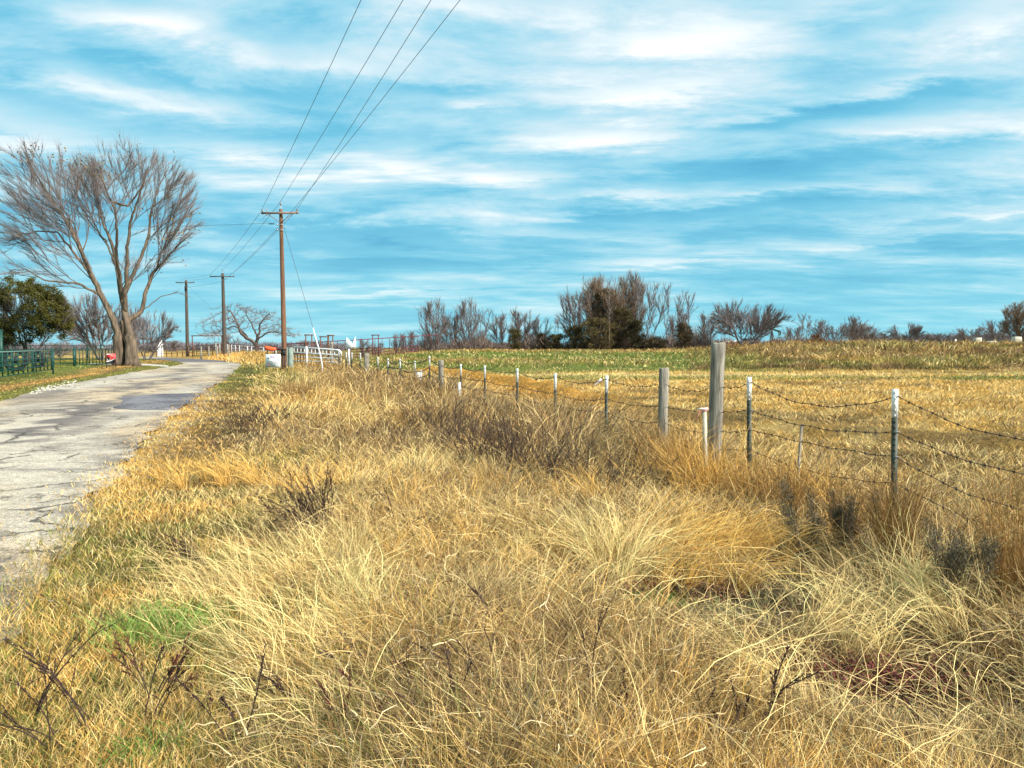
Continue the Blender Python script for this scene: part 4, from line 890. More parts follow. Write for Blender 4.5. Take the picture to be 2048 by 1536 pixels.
# ------------------------------------------------------------------ barbed wire fence
def A3(px, py, D): return atd(px, py, D)
Kf = 8925.; fd_ = lambda px: Kf / (px - 520.)
fence = empty('barbed_wire_fence', (0, 0, 0), 'rusty barbed wire fence on white-tipped steel and grey wooden posts', 'fence')
tposts = [(1795, 778, .27, 1), (1503, 754, .28, 0), (1212, 751, .30, 1), (1111, 747, .34, 1), (1035, 737, .32, 0), (970, 731, .33, 1), (922, 728, .35, 0), (858, 712, .38, 1), (829, 722, .40, 0), (800, 718, .45, 0), (776, 717, .40, 0), (755, 714, .44, 0), (720, 706, .50, 0), (703, 705, .5, 0), (692, 705, .5, 0), (678, 701, .5, 0)]
tposts = [(2420, 838, .28, 0), (2950, 880, .28, 0)] + tposts
def tpost(px, py, wl, lean_):
    D = fd_(px); tp = A3(px, py, D); gzv = H1(tp[0], tp[1]); L = tp[2] - gzv + .3
    f = Acc(); tipm = Acc(); s_ = max(1.0, D / 26)
    def prof(acc, z0, z1, e=0):
        acc.box((0, 0, (z0 + z1) / 2), (.055 * s_ + e, .006 + e, z1 - z0)); acc.box((0, .018, (z0 + z1) / 2), (.005 + e, .030, z1 - z0))
    prof(f, 0, L - wl); prof(tipm, L - wl, L, .001)
    for k in range(int(L / .054)):
        z = .03 + k * .054; (f if z < L - wl else tipm).box((0, -.0055, z), (.012, .008, .022))
    r = f.build('steel_post', M['tgreen'], fence); r.location = (tp[0], tp[1], tp[2] - L); r.rotation_euler = (R(random.uniform(-1, 1)), R(random.uniform(-1.2, 1.2)), R(-18 + random.uniform(-8, 8)))
    tipm.build('white_tip', M['tip'], r)
    return tp, gzv
post_at = []
for px, py, wl, b in tposts:
    tp, gzv = tpost(px, py, wl, b); post_at.append((px, tp, .062))
def wood_post(name, parent, base, h, r, seed, lean_=(0, 0), material='wood', sides=26):
    rs = np.random.default_rng(seed); a = np.linspace(0, 2 * np.pi, sides, endpoint=False); zs = np.concatenate([np.linspace(-.3, h - .01, 16), [h]])
    g_ = np.interp(a, np.linspace(0, 2 * np.pi, 12), np.r_[rs.normal(size=11), 0]) * .06; crack = rs.integers(0, sides, 4)
    V = []
    for q, z in enumerate(zs):
        rr = r * (1 + g_ + .03 * np.sin(3 * a + z * 2 + seed) + .02 * rs.normal(size=sides)); rr[crack] *= .82 if q > 2 else .9
        if q == len(zs) - 1: rr = rr * .93
        V += [(rr[k] * math.cos(a[k]), rr[k] * math.sin(a[k]) * .92, z + (.012 * rs.normal() if q == len(zs) - 1 else 0)) for k in range(sides)]
    n = len(zs); V.append((0, 0, h - .006)); F = [(q * sides + k, q * sides + (k + 1) % sides, (q + 1) * sides + (k + 1) % sides, (q + 1) * sides + k) for q in range(n - 1) for k in range(sides)]
    F += [((n - 1) * sides + k, (n - 1) * sides + (k + 1) % sides, len(V) - 1) for k in range(sides)]
    ac = Acc(); ac.polys(V, F); o = ac.build(name, M[material], parent); o.location = [float(v) for v in base]; o.rotation_euler = (R(lean_[1]), R(lean_[0]), 0); return o
for px, py, r_, ln, sd_ in [(1436, 686, .088, (1.3, 0), 3), (1328, 737, .074, (.6, 0), 4), (882, 721, .088, (-.4, 0), 5), (733, 707, .13, (1.5, 0), 6), (663, 684, .13, (0, 0), 7)]:
    D = fd_(px); tp = A3(px, py, D); gzv = H1(tp[0], tp[1]); wood_post('wooden_post', fence, (tp[0] + (tp[2] - gzv) * -math.sin(R(ln[0])), tp[1], gzv), tp[2] - gzv, r_, sd_, ln)
    post_at.append((px, np.array([tp[0], tp[1], tp[2] - (.50 if px == 1436 else .16 if px == 1328 else .1)]), .062))
post_at.sort(key=lambda q: -q[0])
def barb_wire(level, sags, name='barbed_wire'):
    a_ = Acc()
    for k, ((p0x, a, oa), (p1x, b, ob)) in enumerate(zip(post_at[:-1], post_at[1:])):
        A_ = a + np.array([0, -.012, -oa - level]); B_ = b + np.array([0, -.012, -ob - level]); L = np.linalg.norm(B_ - A_); sg = sags(k) * L; n = 14 if a[1] < 30 else 6
        t_ = np.linspace(0, 1, n)[:, None]; pts = A_ + (B_ - A_) * t_ + np.array([0, 0, -1]) * (4 * t_ * (1 - t_) * sg) + np.array([0, 0, 1.]) * .008 * np.sin(t_ * 23 + k)
        rr = max(.0040, .00024 * a[1]); a_.tube(pts, rr, 5, cap=False)
        if a[1] < 34:
            nb = int(L / .125)
            for q in range(1, nb):
                f = q / nb; j = f * (n - 1); i0 = int(j); p = pts[i0] + (pts[min(i0 + 1, n - 1)] - pts[i0]) * (j - i0); w_ = max(.0028, .00018 * a[1])
                for sgn in (-1, 1):
                    v = rng.normal(size=3) * .35 + np.array([0, .2, 1.0]) * sgn; v = v / np.linalg.norm(v) * .019 * max(1, a[1] / 14); dx = (B_ - A_) / L * .006 * sgn
                    a_.tube([p + dx - v * .9, p + dx + v], w_, 3, cap=False)
                a_.tube([p - (B_ - A_) / L * .009, p + (B_ - A_) / L * .009], rr * 1.9, 5, cap=False)
    a_.build(name, M['wire'], fence)
rs_ = np.random.default_rng(8); sg1 = rs_.uniform(.02, .07, 40); sg1[1] = .10; sg1[2] = .085
barb_wire(0, lambda k: sg1[k]); sg2 = rs_.uniform(.0, .04, 40); sg2[1] = .07; barb_wire(.34, lambda k: sg2[k]); sg3 = rs_.uniform(.0, .05, 40); sg3[1] = .09; barb_wire(.575, lambda k: sg3[k]); barb_wire(.82, lambda k: sg2[k])
for px, tp, oa in post_at:
    if any(abs(px - q[0]) < 1 for q in tposts) and tp[1] < 25:
        for lv in (0, .34, .575): a_ = Acc(); a_.tube([tp + np.array([-.03, -.014, -oa - lv]), tp + np.array([0, -.020, -oa - lv + .004]), tp + np.array([.03, -.014, -oa - lv - .002])], .0028, 4); a_.build('wire_clip', M['steel'], fence)

# ------------------------------------------------------------------ marker stakes and ribbons
def stake(px, pyt, pyb, D, label, wpx=9, cm='offwhite', tilt=0):
    t_ = atd(px, pyt, D); b = atd(px, pyb, D); gzv = H1(t_[0], t_[1]); ac = Acc(); w_ = wpx * D / 1500; h = t_[2] - gzv + .1
    ac.polys([(-w_ / 2, -.008, 0), (w_ / 2, -.008, 0), (w_ / 2, .008, 0), (-w_ / 2, .008, 0), (-w_ / 2, -.008, h - .02), (w_ / 2, -.008, h), (w_ / 2, .008, h), (-w_ / 2, .008, h - .02)], [(0, 1, 5, 4), (1, 2, 6, 5), (2, 3, 7, 6), (3, 0, 4, 7), (4, 5, 6, 7), (3, 2, 1, 0)])
    o = ac.build('marker_stake', M[cm], loc=(t_[0], t_[1], gzv - .1)) if False else None
    ac2 = ac; V = ac2.build('marker_stake', M[cm]); V.location = (float(t_[0]), float(t_[1]), gzv - .1); V.rotation_euler = (0, R(tilt), 0); tag(V, label, 'stake', 'survey stakes along the fence'); return t_
s1 = stake(1415, 814, 850, 9.3, 'pale wooden stake with a pink ribbon beside the tallest fence post', 8, 'stone', tilt=-2)
stake(1594, 848, 900, 8.3, 'thin weathered stake in the grass between the two nearest steel posts', 5, 'wood', 3)
stake(917, 764, 795, 22, 'thin white stake just left of a white-tipped steel post', 5, 'white', 2)
def ribbon(name, pts, w_, label, m):
    ac = Acc(); pts = np.array(pts); n = len(pts); V = []
    d = nrm(np.gradient(pts, axis=0)); s_ = nrm(np.cross(d, np.array([.15, 1, .1])))
    for i in range(n): tw = math.cos(i * .9) * .45 + .55; V += [pts[i] - s_[i] * w_ / 2 * tw, pts[i] + s_[i] * w_ / 2 * tw, pts[i] + s_[i] * w_ / 2 * tw + np.array([0, .004, 0]), pts[i] - s_[i] * w_ / 2 * tw + np.array([0, .004, 0])]
    F = []
    for i in range(n - 1):
        for k in range(4): F.append((i * 4 + k, i * 4 + (k + 1) % 4, i * 4 + 4 + (k + 1) % 4, i * 4 + 4 + k))
    F += [(0, 3, 2, 1), (4 * n - 4, 4 * n - 3, 4 * n - 2, 4 * n - 1)]
    ac.polys(V, F); o = ac.build(name, m); tag(o, label, 'ribbon', 'pink and white marking ribbons'); return o
ribbon('marking_ribbon', [atd(a, b, 9.27) for a, b in [(1417, 816), (1408, 821), (1400, 823), (1396, 832), (1388, 843)]], .03, 'pink marking ribbon tied round the pale stake by the tallest post', M['pink'])
ribbon('marking_ribbon', [atd(a, b, 9.25) for a, b in [(1414, 818), (1402, 817), (1393, 819)]], .022, 'short white ribbon end pointing away from the pale stake', M['offwhite'])
ribbon('marking_ribbon', [atd(a, b, 13.0) for a, b in [(1203, 758), (1199, 763), (1192, 768), (1186, 774)]], .05, 'white and pink ribbon fluttering on the wire near a steel post', mat('ribbon_white', (.85, .72, .70), .6, var=.1))
# white marker board behind a steel post
b0 = atd(838, 775, 29.5); z0 = H1(b0[0], b0[1]); r = empty('marker_board', (b0[0], b0[1], z0), 'small white marker board with dark marks behind a white-tipped post', 'sign')
ac = Acc(); zt = atd(838, 740, 29.5)[2] - z0; ac.box((.10, 0, zt / 2), (.05, .04, zt)); ac.build('post', M['white'], r)
ac = Acc(); ac.box((-.02, -.03, zt - .33), (.19, .012, .50)); bd = ac.build('board', M['offwhite'], r)
for q_ in (((-.02, -.038, zt - .22), (.12, .004, .02)), ((-.04, -.038, zt - .38), (.08, .004, .05)), ((0, -.038, zt - .5), (.05, .004, .04))): ac = Acc(); ac.box(*q_); ac.build('mark', M['ink'], bd)

# ------------------------------------------------------------------ utility poles and lines
DP = 50.0
def insul(z, x, y=0, s_=1.0):
    ac = Acc(); zs = [0, .05, .06, .09, .10, .13, .14, .18, .20]; rr = [.03, .03, .075, .075, .045, .045, .07, .06, .03]
    ac.tube([(x, y, z + q * s_) for q in zs], [q * s_ for q in rr], 10); return ac
def pole(px, pyt, D, wpx, label, arm_z, arm_w, rz, tilt=(0, 0), m='pole', extras=True, cap=True):
    t_ = atd(px, pyt, D); b = np.array([t_[0], t_[1], 0.0]); h = t_[2]; r_ = wpx * D / 1500 / 2
    root = empty('utility_pole', b, label, 'utility pole', 'wooden utility poles'); root.rotation_euler = (0, R(tilt[0]), R(rz))
    ac = Acc(); zs = np.linspace(-.4, h - .45, 14); ac.tube([(0, 0, z) for z in zs], np.linspace(r_ * 1.15, r_ * .72, 14), 14); ac.build('shaft', M[m], root, smooth=False)
    ac = Acc(); az_ = h - arm_z; ac.box((0, -r_ - .06, az_), (arm_w, .10, .125)); ac.build('crossarm', M['arm' if m == 'pole' else m], root)
    for s_ in (-1, 1):
        ac = Acc(); ac.tube([(s_ * arm_w * .33, -r_ - .03, az_ - .06), (0, -r_ - .01, az_ - .62)], .022, 5); ac.build('brace', M['steel' if not extras else 'arm'], root)
        ac = insul(az_ + .075, s_ * (arm_w / 2 - .07), -r_ - .06); ac.build('insulator', M['glass'], root)
        ac = insul(az_ - .10, s_ * (arm_w / 2 - .09), -r_ - .14, .6); ac.build('insulator', M['black'], root)
    ac = Acc()
    for s_ in (-1, 1): ac.tube([(s_ * .06, 0, h - .62), (s_ * .075, 0, h - .38), (0, 0, h - .2)], .018, 5)
    ac.build('top_bracket', M['steel'], root)
    ac = insul(h - .2, 0); ac.build('insulator', M['glass'], root)
    if extras:
        ac = Acc(); ac.tube([(-arm_w * .35, -r_ - .06, az_ + .35), (-arm_w * .35, -r_ - .08, az_ - .05)], .03, 7); ac.tube([(-arm_w * .35, -r_ - .08, az_ - .05), (-arm_w * .35, -r_ - .1, az_ - .15)], .045, 7)
        ac.build('fuse_cutout', M['glass'], root)
        ac = Acc(); ac.tube([(-arm_w * .36, -r_ - .1, az_ - .14), (-arm_w * .43, -r_ - .1, az_ - .25), (-arm_w * .45, -r_ - .1, az_ - .45), (-arm_w * .43, -r_ - .1, az_ - .72)], .012, 4); ac.build('jumper_wire', M['cable'], root)
        ac = Acc(); ac.tube([(-.4, -.2, az_ - .70), (-.75, -.2, az_ - .70)], .035, 6); ac.build('splice', M['black'], root)
        for dz in (.75, 1.1):
            ac = Acc(); ac.tube([(-.22, -r_, az_ - dz), (.2, -r_, az_ - dz)], .02, 5); ac.tube([(-.22, -r_, az_ - dz - .06), (-.22, -r_, az_ - dz + .08)], .04, 6); ac.build('neutral_bolt', M['steel'], root)
    return root, b, h
p1, b1, h1 = pole(557, 405, DP, 9.5, 'nearest tall brown utility pole with a guy wire, behind the white sign', .72, 2.44, 0, (-.35, 0))
p1.rotation_euler = (0, R(-.55), R(0)); b1[0] += .25; p1.location = [float(v) for v in b1]
p2, b2, h2 = pole(443, 540, 108, 7.4, 'second utility pole in front of the crooked bare oak', .95, 3.35, 8, (-.4, 0), m='pole_dark', extras=False)
p2.location[0] += .25
p3, b3, h3 = pole(372, 555, 124, 6.4, 'third and farthest utility pole rising over the dark red pipe fence', .85, 3.2, -6, (0, 0), m='pole_dark', extras=False)
ac = Acc(); ac.tube([(0, -.2, h3 - 2.2), (0, -.2, h3 - 1.4)], .18, 8); ac.build('transformer', M['black'], p3)
# thin far lamp post behind the green fence
b = put(175, 118); h = atd(175, 622, 118)[2] - b[2]; r = empty('light_pole', b, 'thin dark pole with a small crossbar rising behind the green bar fence', 'pole')
ac = Acc(); ac.tube([(0, 0, -.2), (0, 0, h)], [.14, .10], 7); ac.build('shaft', M['pole_dark'], r); ac = Acc(); ac.tube([(-.9, 0, h - .9), (.9, 0, h - .9)], .05, 5); ac.build('crossbar', M['pole_dark'], r)
# overhead lines: each wire runs from the pole over the camera
def line_to(p, q, over, sag, label, rr=.011, seg=26):
    p, q = np.array(p), np.array(q); L = np.linalg.norm(q - p); ts = np.linspace(0, over, seg)[:, None]
    pts = p + (q - p) * ts + np.array([0, 0, 1.]) * (sag * ts * (ts - 1)); ac = Acc(); ac.tube(pts, rr, 5, cap=False)
    o = ac.build('power_line', M['cable']); tag(o, label, 'power line', 'overhead power lines'); return o
GPL = 'nearest pole'
DN = 26.0
for (px0, py0), pxt, lab in [((523, 420), 722, 'overhead wire from the outer left insulator of the nearest pole'), ((557, 409), 806, 'overhead wire from the top insulator of the nearest pole'),
                             ((592, 421), 862, 'overhead wire from the outer right insulator of the nearest pole'), ((555, 457), 920, 'lowest overhead wire, bolted to the side of the nearest pole')]:
    line_to(atd(px0, py0, DP), atd(pxt, 0, DN), 3.0, .35, lab)
for (xa, ya), (xb, yb), lab in [((523, 422), (421, 549), 'wire from the left insulator of the nearest pole back to the second'), ((557, 409), (443, 541), 'wire from the top of the nearest pole back to the second'),
                                ((592, 422), (466, 546), 'wire from the right insulator of the nearest pole back to the second'), ((555, 457), (444, 563), 'low wire from the nearest pole back to the second')]:
    line_to(atd(xa, ya, DP), atd(xb, yb, 108), 1, .9, lab, .013)
for (xa, ya), (xb, yb), lab in [((421, 549), (358, 560), 'wire from the left arm of the second pole to the farthest'), ((466, 546), (386, 560), 'wire from the right arm of the second pole to the farthest'), ((444, 563), (373, 575), 'low wire between the second and farthest poles')]:
    line_to(atd(xa, ya, 108), atd(xb, yb, 124), 1, .3, lab, .013)
line_to(atd(538, 446, DP), atd(250, 452, 70), 1.6, .4, 'thin service wire crossing from the nearest pole towards the huge tree', .010)
line_to(atd(376, 572, 124), atd(420, 612, 112), 1, .3, 'slack wire hanging from below the top of the farthest pole', .012)
g0 = atd(568, 455, DP - .1); g1 = atd(626, 656, DP - 3.2); g2 = atd(640, 706, DP - 4); g3 = np.array([g2[0] + .15, g2[1], H1(g2[0], g2[1]) - .1])
r = empty('guy_wire', g3, 'steel guy wire with a white guard running down from the nearest pole', 'guy wire')
ac = Acc(); ac.tube([g0, (g0 + g1) / 2, g1, g2], .014, 5); ac.build('cable', M['cable'], r).location = [-float(v) for v in g3]
ac = Acc(); ac.tube([g1, g2, (g2 + g3) / 2 + np.array([.05, 0, 0]), g3], .034, 8); ac.build('guard', M['white'], r).location = [-float(v) for v in g3]

# ------------------------------------------------------------------ signs
DS = 44.0
c = atd(546, 721.5, DS); r = empty('yard_sign', (c[0], c[1], H1(c[0], c[1])), 'white square sign with small dark print in the grass before the nearest pole', 'sign'); zb = r.location[2]
w_, h_ = 30 * DS / 1500, 26 * DS / 1500; zc_ = c[2] - zb
ac = Acc(); ac.box((0, 0, zc_), (w_, .02, h_)); bd = ac.build('panel', M['white'], r)
for x_ in (-w_ / 2 + .01, w_ / 2 - .01): ac = Acc(); ac.box((x_, .03, zc_ / 2 + h_ / 4), (.03, .03, zc_ + h_ / 2 + .1)); ac.build('leg', M['black'], r)
def flat(mk, items, name, parent, y=-.0125):
    ac = Acc()
    for x_, z_, ww, hh_ in items: ac.box((x_ * w_, y, zc_ + z_ * h_), (max(ww, .03) * w_, .004, max(hh_, .03) * h_))
    return ac.build(name, M[mk], parent)
flat('purple', [(-.0, .335, .36, .02), (-.0, .225, .36, .02), (-.17, .28, .02, .11), (.17, .28, .02, .11), (-.08, .28, .03, .05), (-.02, .28, .03, .05), (.04, .28, .03, .05), (.10, .28, .03, .05)], 'print', bd)
flat('ink', [(-.3, .19, .13, .05), (-.3, .16, .08, .05), (.27, .15, .05, .08), (.30, .11, .07, .06), (-.33, -.09, .16, .015), (-.12, -.06, .09, .07), (-.02, -.09, .02, .09), (.05, -.09, .02, .09), (.08, -.125, .05, .02), (.14, -.09, .02, .09), (.20, -.05, .08, .02), (.22, -.09, .02, .09), (.40, -.09, .03, .07), (-.42, -.36, .02, .22), (0, -.22, .76, .015), (0, -.46, .80, .02), (.10, -.34, .14, .015)], 'print', bd)
flat('red', [(-.28, -.27, .09, .03), (-.31, -.34, .03, .07)], 'print', bd)
ac = Acc(); o_ = atd(543, 699, 46); V = []; F = []
for i in range(9):
    t_ = i / 8; x_ = -.36 + .62 * t_; z_ = .14 - .10 * t_ - .05 * math.sin(t_ * 3.1); hh_ = .05 + .09 * math.sin(.4 + t_ * 2.4)
    V += [(x_, -.14, z_ + hh_), (x_, -.16, z_ - hh_), (x_, .14, z_ - hh_), (x_, .14, z_ + hh_)]
for i in range(8):
    for k in range(4): F.append((i * 4 + k, i * 4 + 4 + k, i * 4 + 4 + (k + 1) % 4, i * 4 + (k + 1) % 4))
F += [(0, 1, 2, 3), (35, 34, 33, 32)]
ac.polys(V, F); r = empty('feed_trough', o_, 'orange-red curved plastic trough showing above the white square sign', 'trough'); ac.build('tub', M['orange'], r)
ac = Acc(); ac.tube([(-.36, -.1, .22), (0, -.12, .17), (.28, -.1, .12)], .022, 5)
for x_ in (-.25, .18): ac.box((x_, .05, -.45), (.05, .05, .9))
ac.build('stand', M['black'], r)
# red sign by the driveway
DR = 58.0; c = atd(222, 717, DR); r = empty('campaign_sign', (c[0], c[1], 0), 'small red and dark wire-legged sign with a white swoosh at the driveway', 'sign'); zc_ = c[2]; w_, h_ = 18.5 * DR / 1500, 20 * DR / 1500
ac = Acc(); ac.box((0, 0, zc_), (w_, .02, h_)); bd = ac.build('panel', M['red'], r)
ac = Acc()
for x_ in (-w_ / 2, w_ / 2): ac.box((x_, .015, zc_ / 2 + h_ / 4), (.035, .035, zc_ + h_ / 2))
ac.box((0, .015, .16), (w_, .03, .03)); ac.box((0, .015, zc_ + h_ / 2 + .01), (w_, .03, .03)); ac.build('frame', M['black'], r)
def poly2(mk, pts, name, parent, y=-.0125):
    ac = Acc(); n = len(pts); V = [(x_ * w_, y, zc_ + z_ * h_) for x_, z_ in pts] + [(x_ * w_, y - .003, zc_ + z_ * h_) for x_, z_ in pts]
    F = [tuple(range(n)), tuple(range(2 * n - 1, n - 1, -1))] + [(i, (i + 1) % n, n + (i + 1) % n, n + i) for i in range(n)]
    ac.polys(V, F); return ac.build(name, M[mk], parent)
sw = [(-.48, -.28), (-.2, -.27), (.1, -.17), (.3, -.07), (.48, -.03)]
poly2('black', [(-.49, -.49), (.49, -.49), (.49, -.03)] + sw[::-1][1:] + [], 'lower_band', bd)
poly2('white', [(x_, z_ + .045) for x_, z_ in sw] + [(x_, z_ - .03) for x_, z_ in sw[::-1]], 'swoosh', bd, -.0165)
poly2('white', [(-.46, .40), (.44, .44), (.44, .48), (-.46, .47)], 'top_stripe', bd)
poly2('black', [(-.42, .16), (-.34, -.12), (-.22, -.17), (-.12, -.10), (-.12, .17), (-.22, .0), (-.30, .16)], 'letter_mark', bd)
poly2('offwhite', [(-.44, .02), (-.40, -.14), (-.25, -.22), (-.08, -.17), (-.04, .10), (-.09, .08), (-.12, -.11), (-.24, -.17), (-.36, -.10), (-.42, .04)], 'letter_mark', bd, -.0170)
poly2('offwhite', [(.0, .26), (.42, .27), (.42, .31), (.0, .30)], 'print', bd); poly2('black', [(.02, .08), (.40, .10), (.40, .13), (.02, .11)], 'print', bd); poly2('black', [(.04, -.06), (.30, .0), (.30, .03), (.04, -.02)], 'print', bd)
# white pointed board
DW = 60.0; c = atd(701, 690, DW); zb = H1(c[0], c[1]); r = empty('pointed_board', (c[0], c[1], zb), 'white board cut in two sharp points on a short pale post', 'board')
q = [atd(a, b, DW) - np.array([c[0], c[1], zb]) for a, b in [(690, 697), (693.5, 674), (705.5, 688), (711, 672.5), (712.5, 695), (706, 694), (703.5, 697)]]
V = [(p[0], 0, p[2]) for p in q] + [(p[0], .03, p[2]) for p in q]; n = len(q); ac = Acc(); ac.polys(V, [(0, 1, 2, 6), (2, 3, 4, 5), (2, 5, 6), tuple(n + i for i in (6, 2, 1, 0)), tuple(n + i for i in (5, 4, 3, 2)), tuple(n + i for i in (6, 5, 2))] + [(i, n + i, n + (i + 1) % n, (i + 1) % n) for i in range(n)]); ac.build('board', M['white'], r)
ac = Acc(); pz = c[2] - zb; ac.box((-.15, .07, pz / 2 - .1), (.14, .08, pz)); ac.build('post', M['offwhite'], r)

# ------------------------------------------------------------------ pens, pipe fences and gates
def pipe_fence(name, a, b, top, rails, nposts, label, m='maroon', rp=.045, rr=.035, cat='fence', group=None, vert=0, postm=None, toprad=None, lt=None):
    """a, b ground points; rails = heights; one part per post and one for the rails"""
    a = np.array([a[0], a[1], H1(a[0], a[1])]); b = np.array([b[0], b[1], H1(b[0], b[1])]); root = empty(name, a, label, cat, group); d = b - a
    ac = Acc()
    for z in rails:
        if lt and z == rails[-1]: continue
        ac.tube([np.array([0, 0, z]), d + np.array([0, 0, z])], rr, 6)
    for k in range(vert):
        f = (k + .5) / vert; p = d * f; ac.box((p[0], p[1], p[2] + (rails[0] + rails[-1]) / 2), (.05, .05, rails[-1] - rails[0]))
    if ac.v: ac.build('rails', M[m], root)
    if lt: ac = Acc(); ac.tube([np.array([0, 0, rails[-1]]), d + np.array([0, 0, rails[-1]])], rr * 1.3, 7); ac.build('top_rail', M[lt], root)
    for k in range(nposts):
        f = k / max(1, nposts - 1); p = d * f; ac = Acc(); ac.tube([(p[0], p[1], p[2] - .2), (p[0], p[1], p[2] + top)], rp, 7); ac.build('post', M[postm or m], root)
    return root
G_ = lambda px, D: (ray(px, 700)[0] / ray(px, 700)[1] * D, D)
# green pen in front: near panel
def gz2(px, py): p = at(px, py); return (p[0], p[1])
GP = 'green pipe panels of the pens'
pipe_fence('pipe_fence', G_(-40, 36), G_(105, 51), 1.68, [.35, .62, .9, 1.15, 1.40, 1.64], 2, 'nearest green pipe panel with a pale top rail and close uprights', 'pen', .06, .028, group=GP, vert=15, lt='pen_lt')
pipe_fence('pipe_fence', G_(-30, 44), G_(103, 57), 1.62, [.3, .6, .9, 1.2, 1.5], 4, 'green pipe panel standing just behind the nearest one', 'pen', .05, .028, group=GP)
pipe_fence('pen_gate', G_(107, 66), G_(147, 68), 1.55, [.22, .62, 1.0, 1.5], 2, 'dark green four-rail gate between the two green panels', 'pen', .05, .032, 'gate')
pipe_fence('pipe_fence', G_(148, 66), G_(232, 72), 1.62, [.12, 1.52], 2, 'green bar panel of tall uprights behind the red sign', 'pen', .11, .035, group=GP, vert=13)
pipe_fence('pipe_fence', G_(0, 76), G_(228, 84), 1.9, [.5, 1.35, 1.85], 9, 'long dark green rail at the back of the pens', 'pen', .045, .035, group=GP)
b = put(2, 50); h = atd(2, 660, 50)[2] - b[2]; ac = Acc(); ac.tube([(0, 0, -.2), (0, 0, h)], .13, 9); ac.tube([(0, 0, h), (0, 0, h + .05)], .15, 9); o = ac.build('gate_post', M['pen']); o.location = [float(v) for v in b]; tag(o, 'tall dark green post at the corner of the nearest pen', 'post')
# tyres and things in the pen
def tyre(px, py, D, r0, label, rz=0):
    c = atd(px, py, D); ac = Acc(); V = []; F = []; n1_, n2_ = 28, 8
    for i in range(n1_):
        a = i / n1_ * 6.2832
        for k in range(n2_):
            bb = k / n2_ * 6.2832; rr = r0 + math.cos(bb) * r0 * .24; V.append((rr * math.cos(a), math.sin(bb) * .15, rr * math.sin(a)))
    for i in range(n1_):
        for k in range(n2_): F.append((i * n2_ + k, i * n2_ + (k + 1) % n2_, ((i + 1) % n1_) * n2_ + (k + 1) % n2_, ((i + 1) % n1_) * n2_ + k))
    ac.polys(V, F); root = empty('tractor_tyre', (c[0], c[1], H1(c[0], c[1]) + r0 * 1.2), label, 'tyre'); root.rotation_euler = (0, 0, R(rz)); ac.build('tread', M['rubber'], root)
    ac = Acc(); ac.tube([(0, -.05, 0), (0, .05, 0)], r0 * .35, 12)
    for q in range(6): a = q * 1.047; ac.tube([(0, 0, 0), (math.cos(a) * r0 * .8, 0, math.sin(a) * r0 * .8)], .03, 5)
    ac.build('spokes', M['black'], root)
tyre(30, 718, 52, .66, 'dark round wheel-like thing standing in the nearest green pen', 10)
tyre(76, 712, 60, .58, 'dark wheel-like thing farther along behind the green panel', -20)
# dark red pipe fences
GM = 'dark red pipe fences of the pens'
pipe_fence('pipe_fence', G_(313, 134), G_(388, 122), 1.6, [.55, 1.60], 8, 'dark red pipe fence beside the white tank', 'maroon', .07, .04, group=GM, postm='rust')
pipe_fence('pipe_fence', G_(393, 122), G_(448, 114), 1.7, [.3, .6, .9, 1.2, 1.55], 6, 'rusty five-rail panel under the pipe gateway', 'rust', .055, .04, group=GM)
pipe_fence('pipe_fence', G_(448, 116), G_(560, 104), 1.65, [.6, 1.62], 9, 'dark red pipe fence in front of the crooked oak trunk', 'maroon', .05, .04, group=GM)
pipe_fence('rail_fence', G_(432, 126), G_(552, 122), 1.7, [.5, 1.05, 1.6], 16, 'white rail fence behind the crooked oak trunk', 'offwhite', .07, .05)
pipe_fence('pipe_fence', G_(566, 82), G_(876, 90), 1.0, [.98], 22, 'long dark maroon rail running from the pole towards the thicket', 'maroon', .03, .055, group=GM).location[2] = 1.02
pipe_fence('pipe_fence', G_(768, 93), G_(835, 96), 1.2, [.15, .45, .75, 1.1], 7, 'maroon pen panel next to the tall maroon frame', 'maroon', .05, .04, group=GM)
pipe_fence('pipe_fence', G_(702, 98), G_(762, 96), 1.45, [.3, .7, 1.05, 1.4], 6, 'purplish maroon pen panel behind the white pointed board', 'maroon', .05, .04, group=GM)
for px, dd in [(430, 78), (458, 76), (466, 74), (500, 74), (420, 82)]:
    pass
k_ = 0
for px, D, pyt, lab in [(402, 106, 693, 'first pale wooden post in the golden grass under the gateway'), (417, 105, 693, 'pale wooden post second from the gateway edge'), (434, 104, 692, 'pale wooden post just before the second utility pole'), (457, 103, 690, 'pale wooden post just past the second utility pole')]:
    b = put(px, D); h = atd(px, pyt, D)[2] - b[2]; o = wood_post('wooden_post', None, b, h, .12, px, (1, 0)); tag(o, lab, 'post', 'pale posts along the far bank')
def frame(px0, px1, pyt, D, label, m='rust', r_=.06, low=None):
    a = put(px0, D); b = put(px1, D); zt = atd(px0, pyt, D)[2]; root = empty('pipe_gateway', a, label, 'gateway', 'tall pipe frames in the pens'); dx = b[0] - a[0]
    for x_ in (0, dx):
        ac = Acc(); ac.tube([(x_, 0, -.2), (x_, 0, zt - a[2])], r_, 7); ac.build('post', M[m], root)
    ac = Acc(); ac.tube([(-.15, 0, zt - a[2] + r_ * .9), (dx + .15, 0, zt - a[2] + r_ * .9)], r_ * .95, 7); ac.build('crossbar', M[m], root); return root
frame(385, 444, 672.5, 118, 'wide pipe gateway spanning the space left of the second utility pole', r_=.075)
frame(612, 624, 671, 74, 'tall narrow pipe frame nearest the utility pole')
frame(641.5, 656, 674.5, 80, 'lower wide pipe frame between the two tall ones')
frame(657.5, 666, 672, 74, 'narrowest tall pipe frame behind the wooden gate post')
frame(745.5, 757, 671, 90, 'tall maroon frame standing apart among the purple panels', 'maroon')
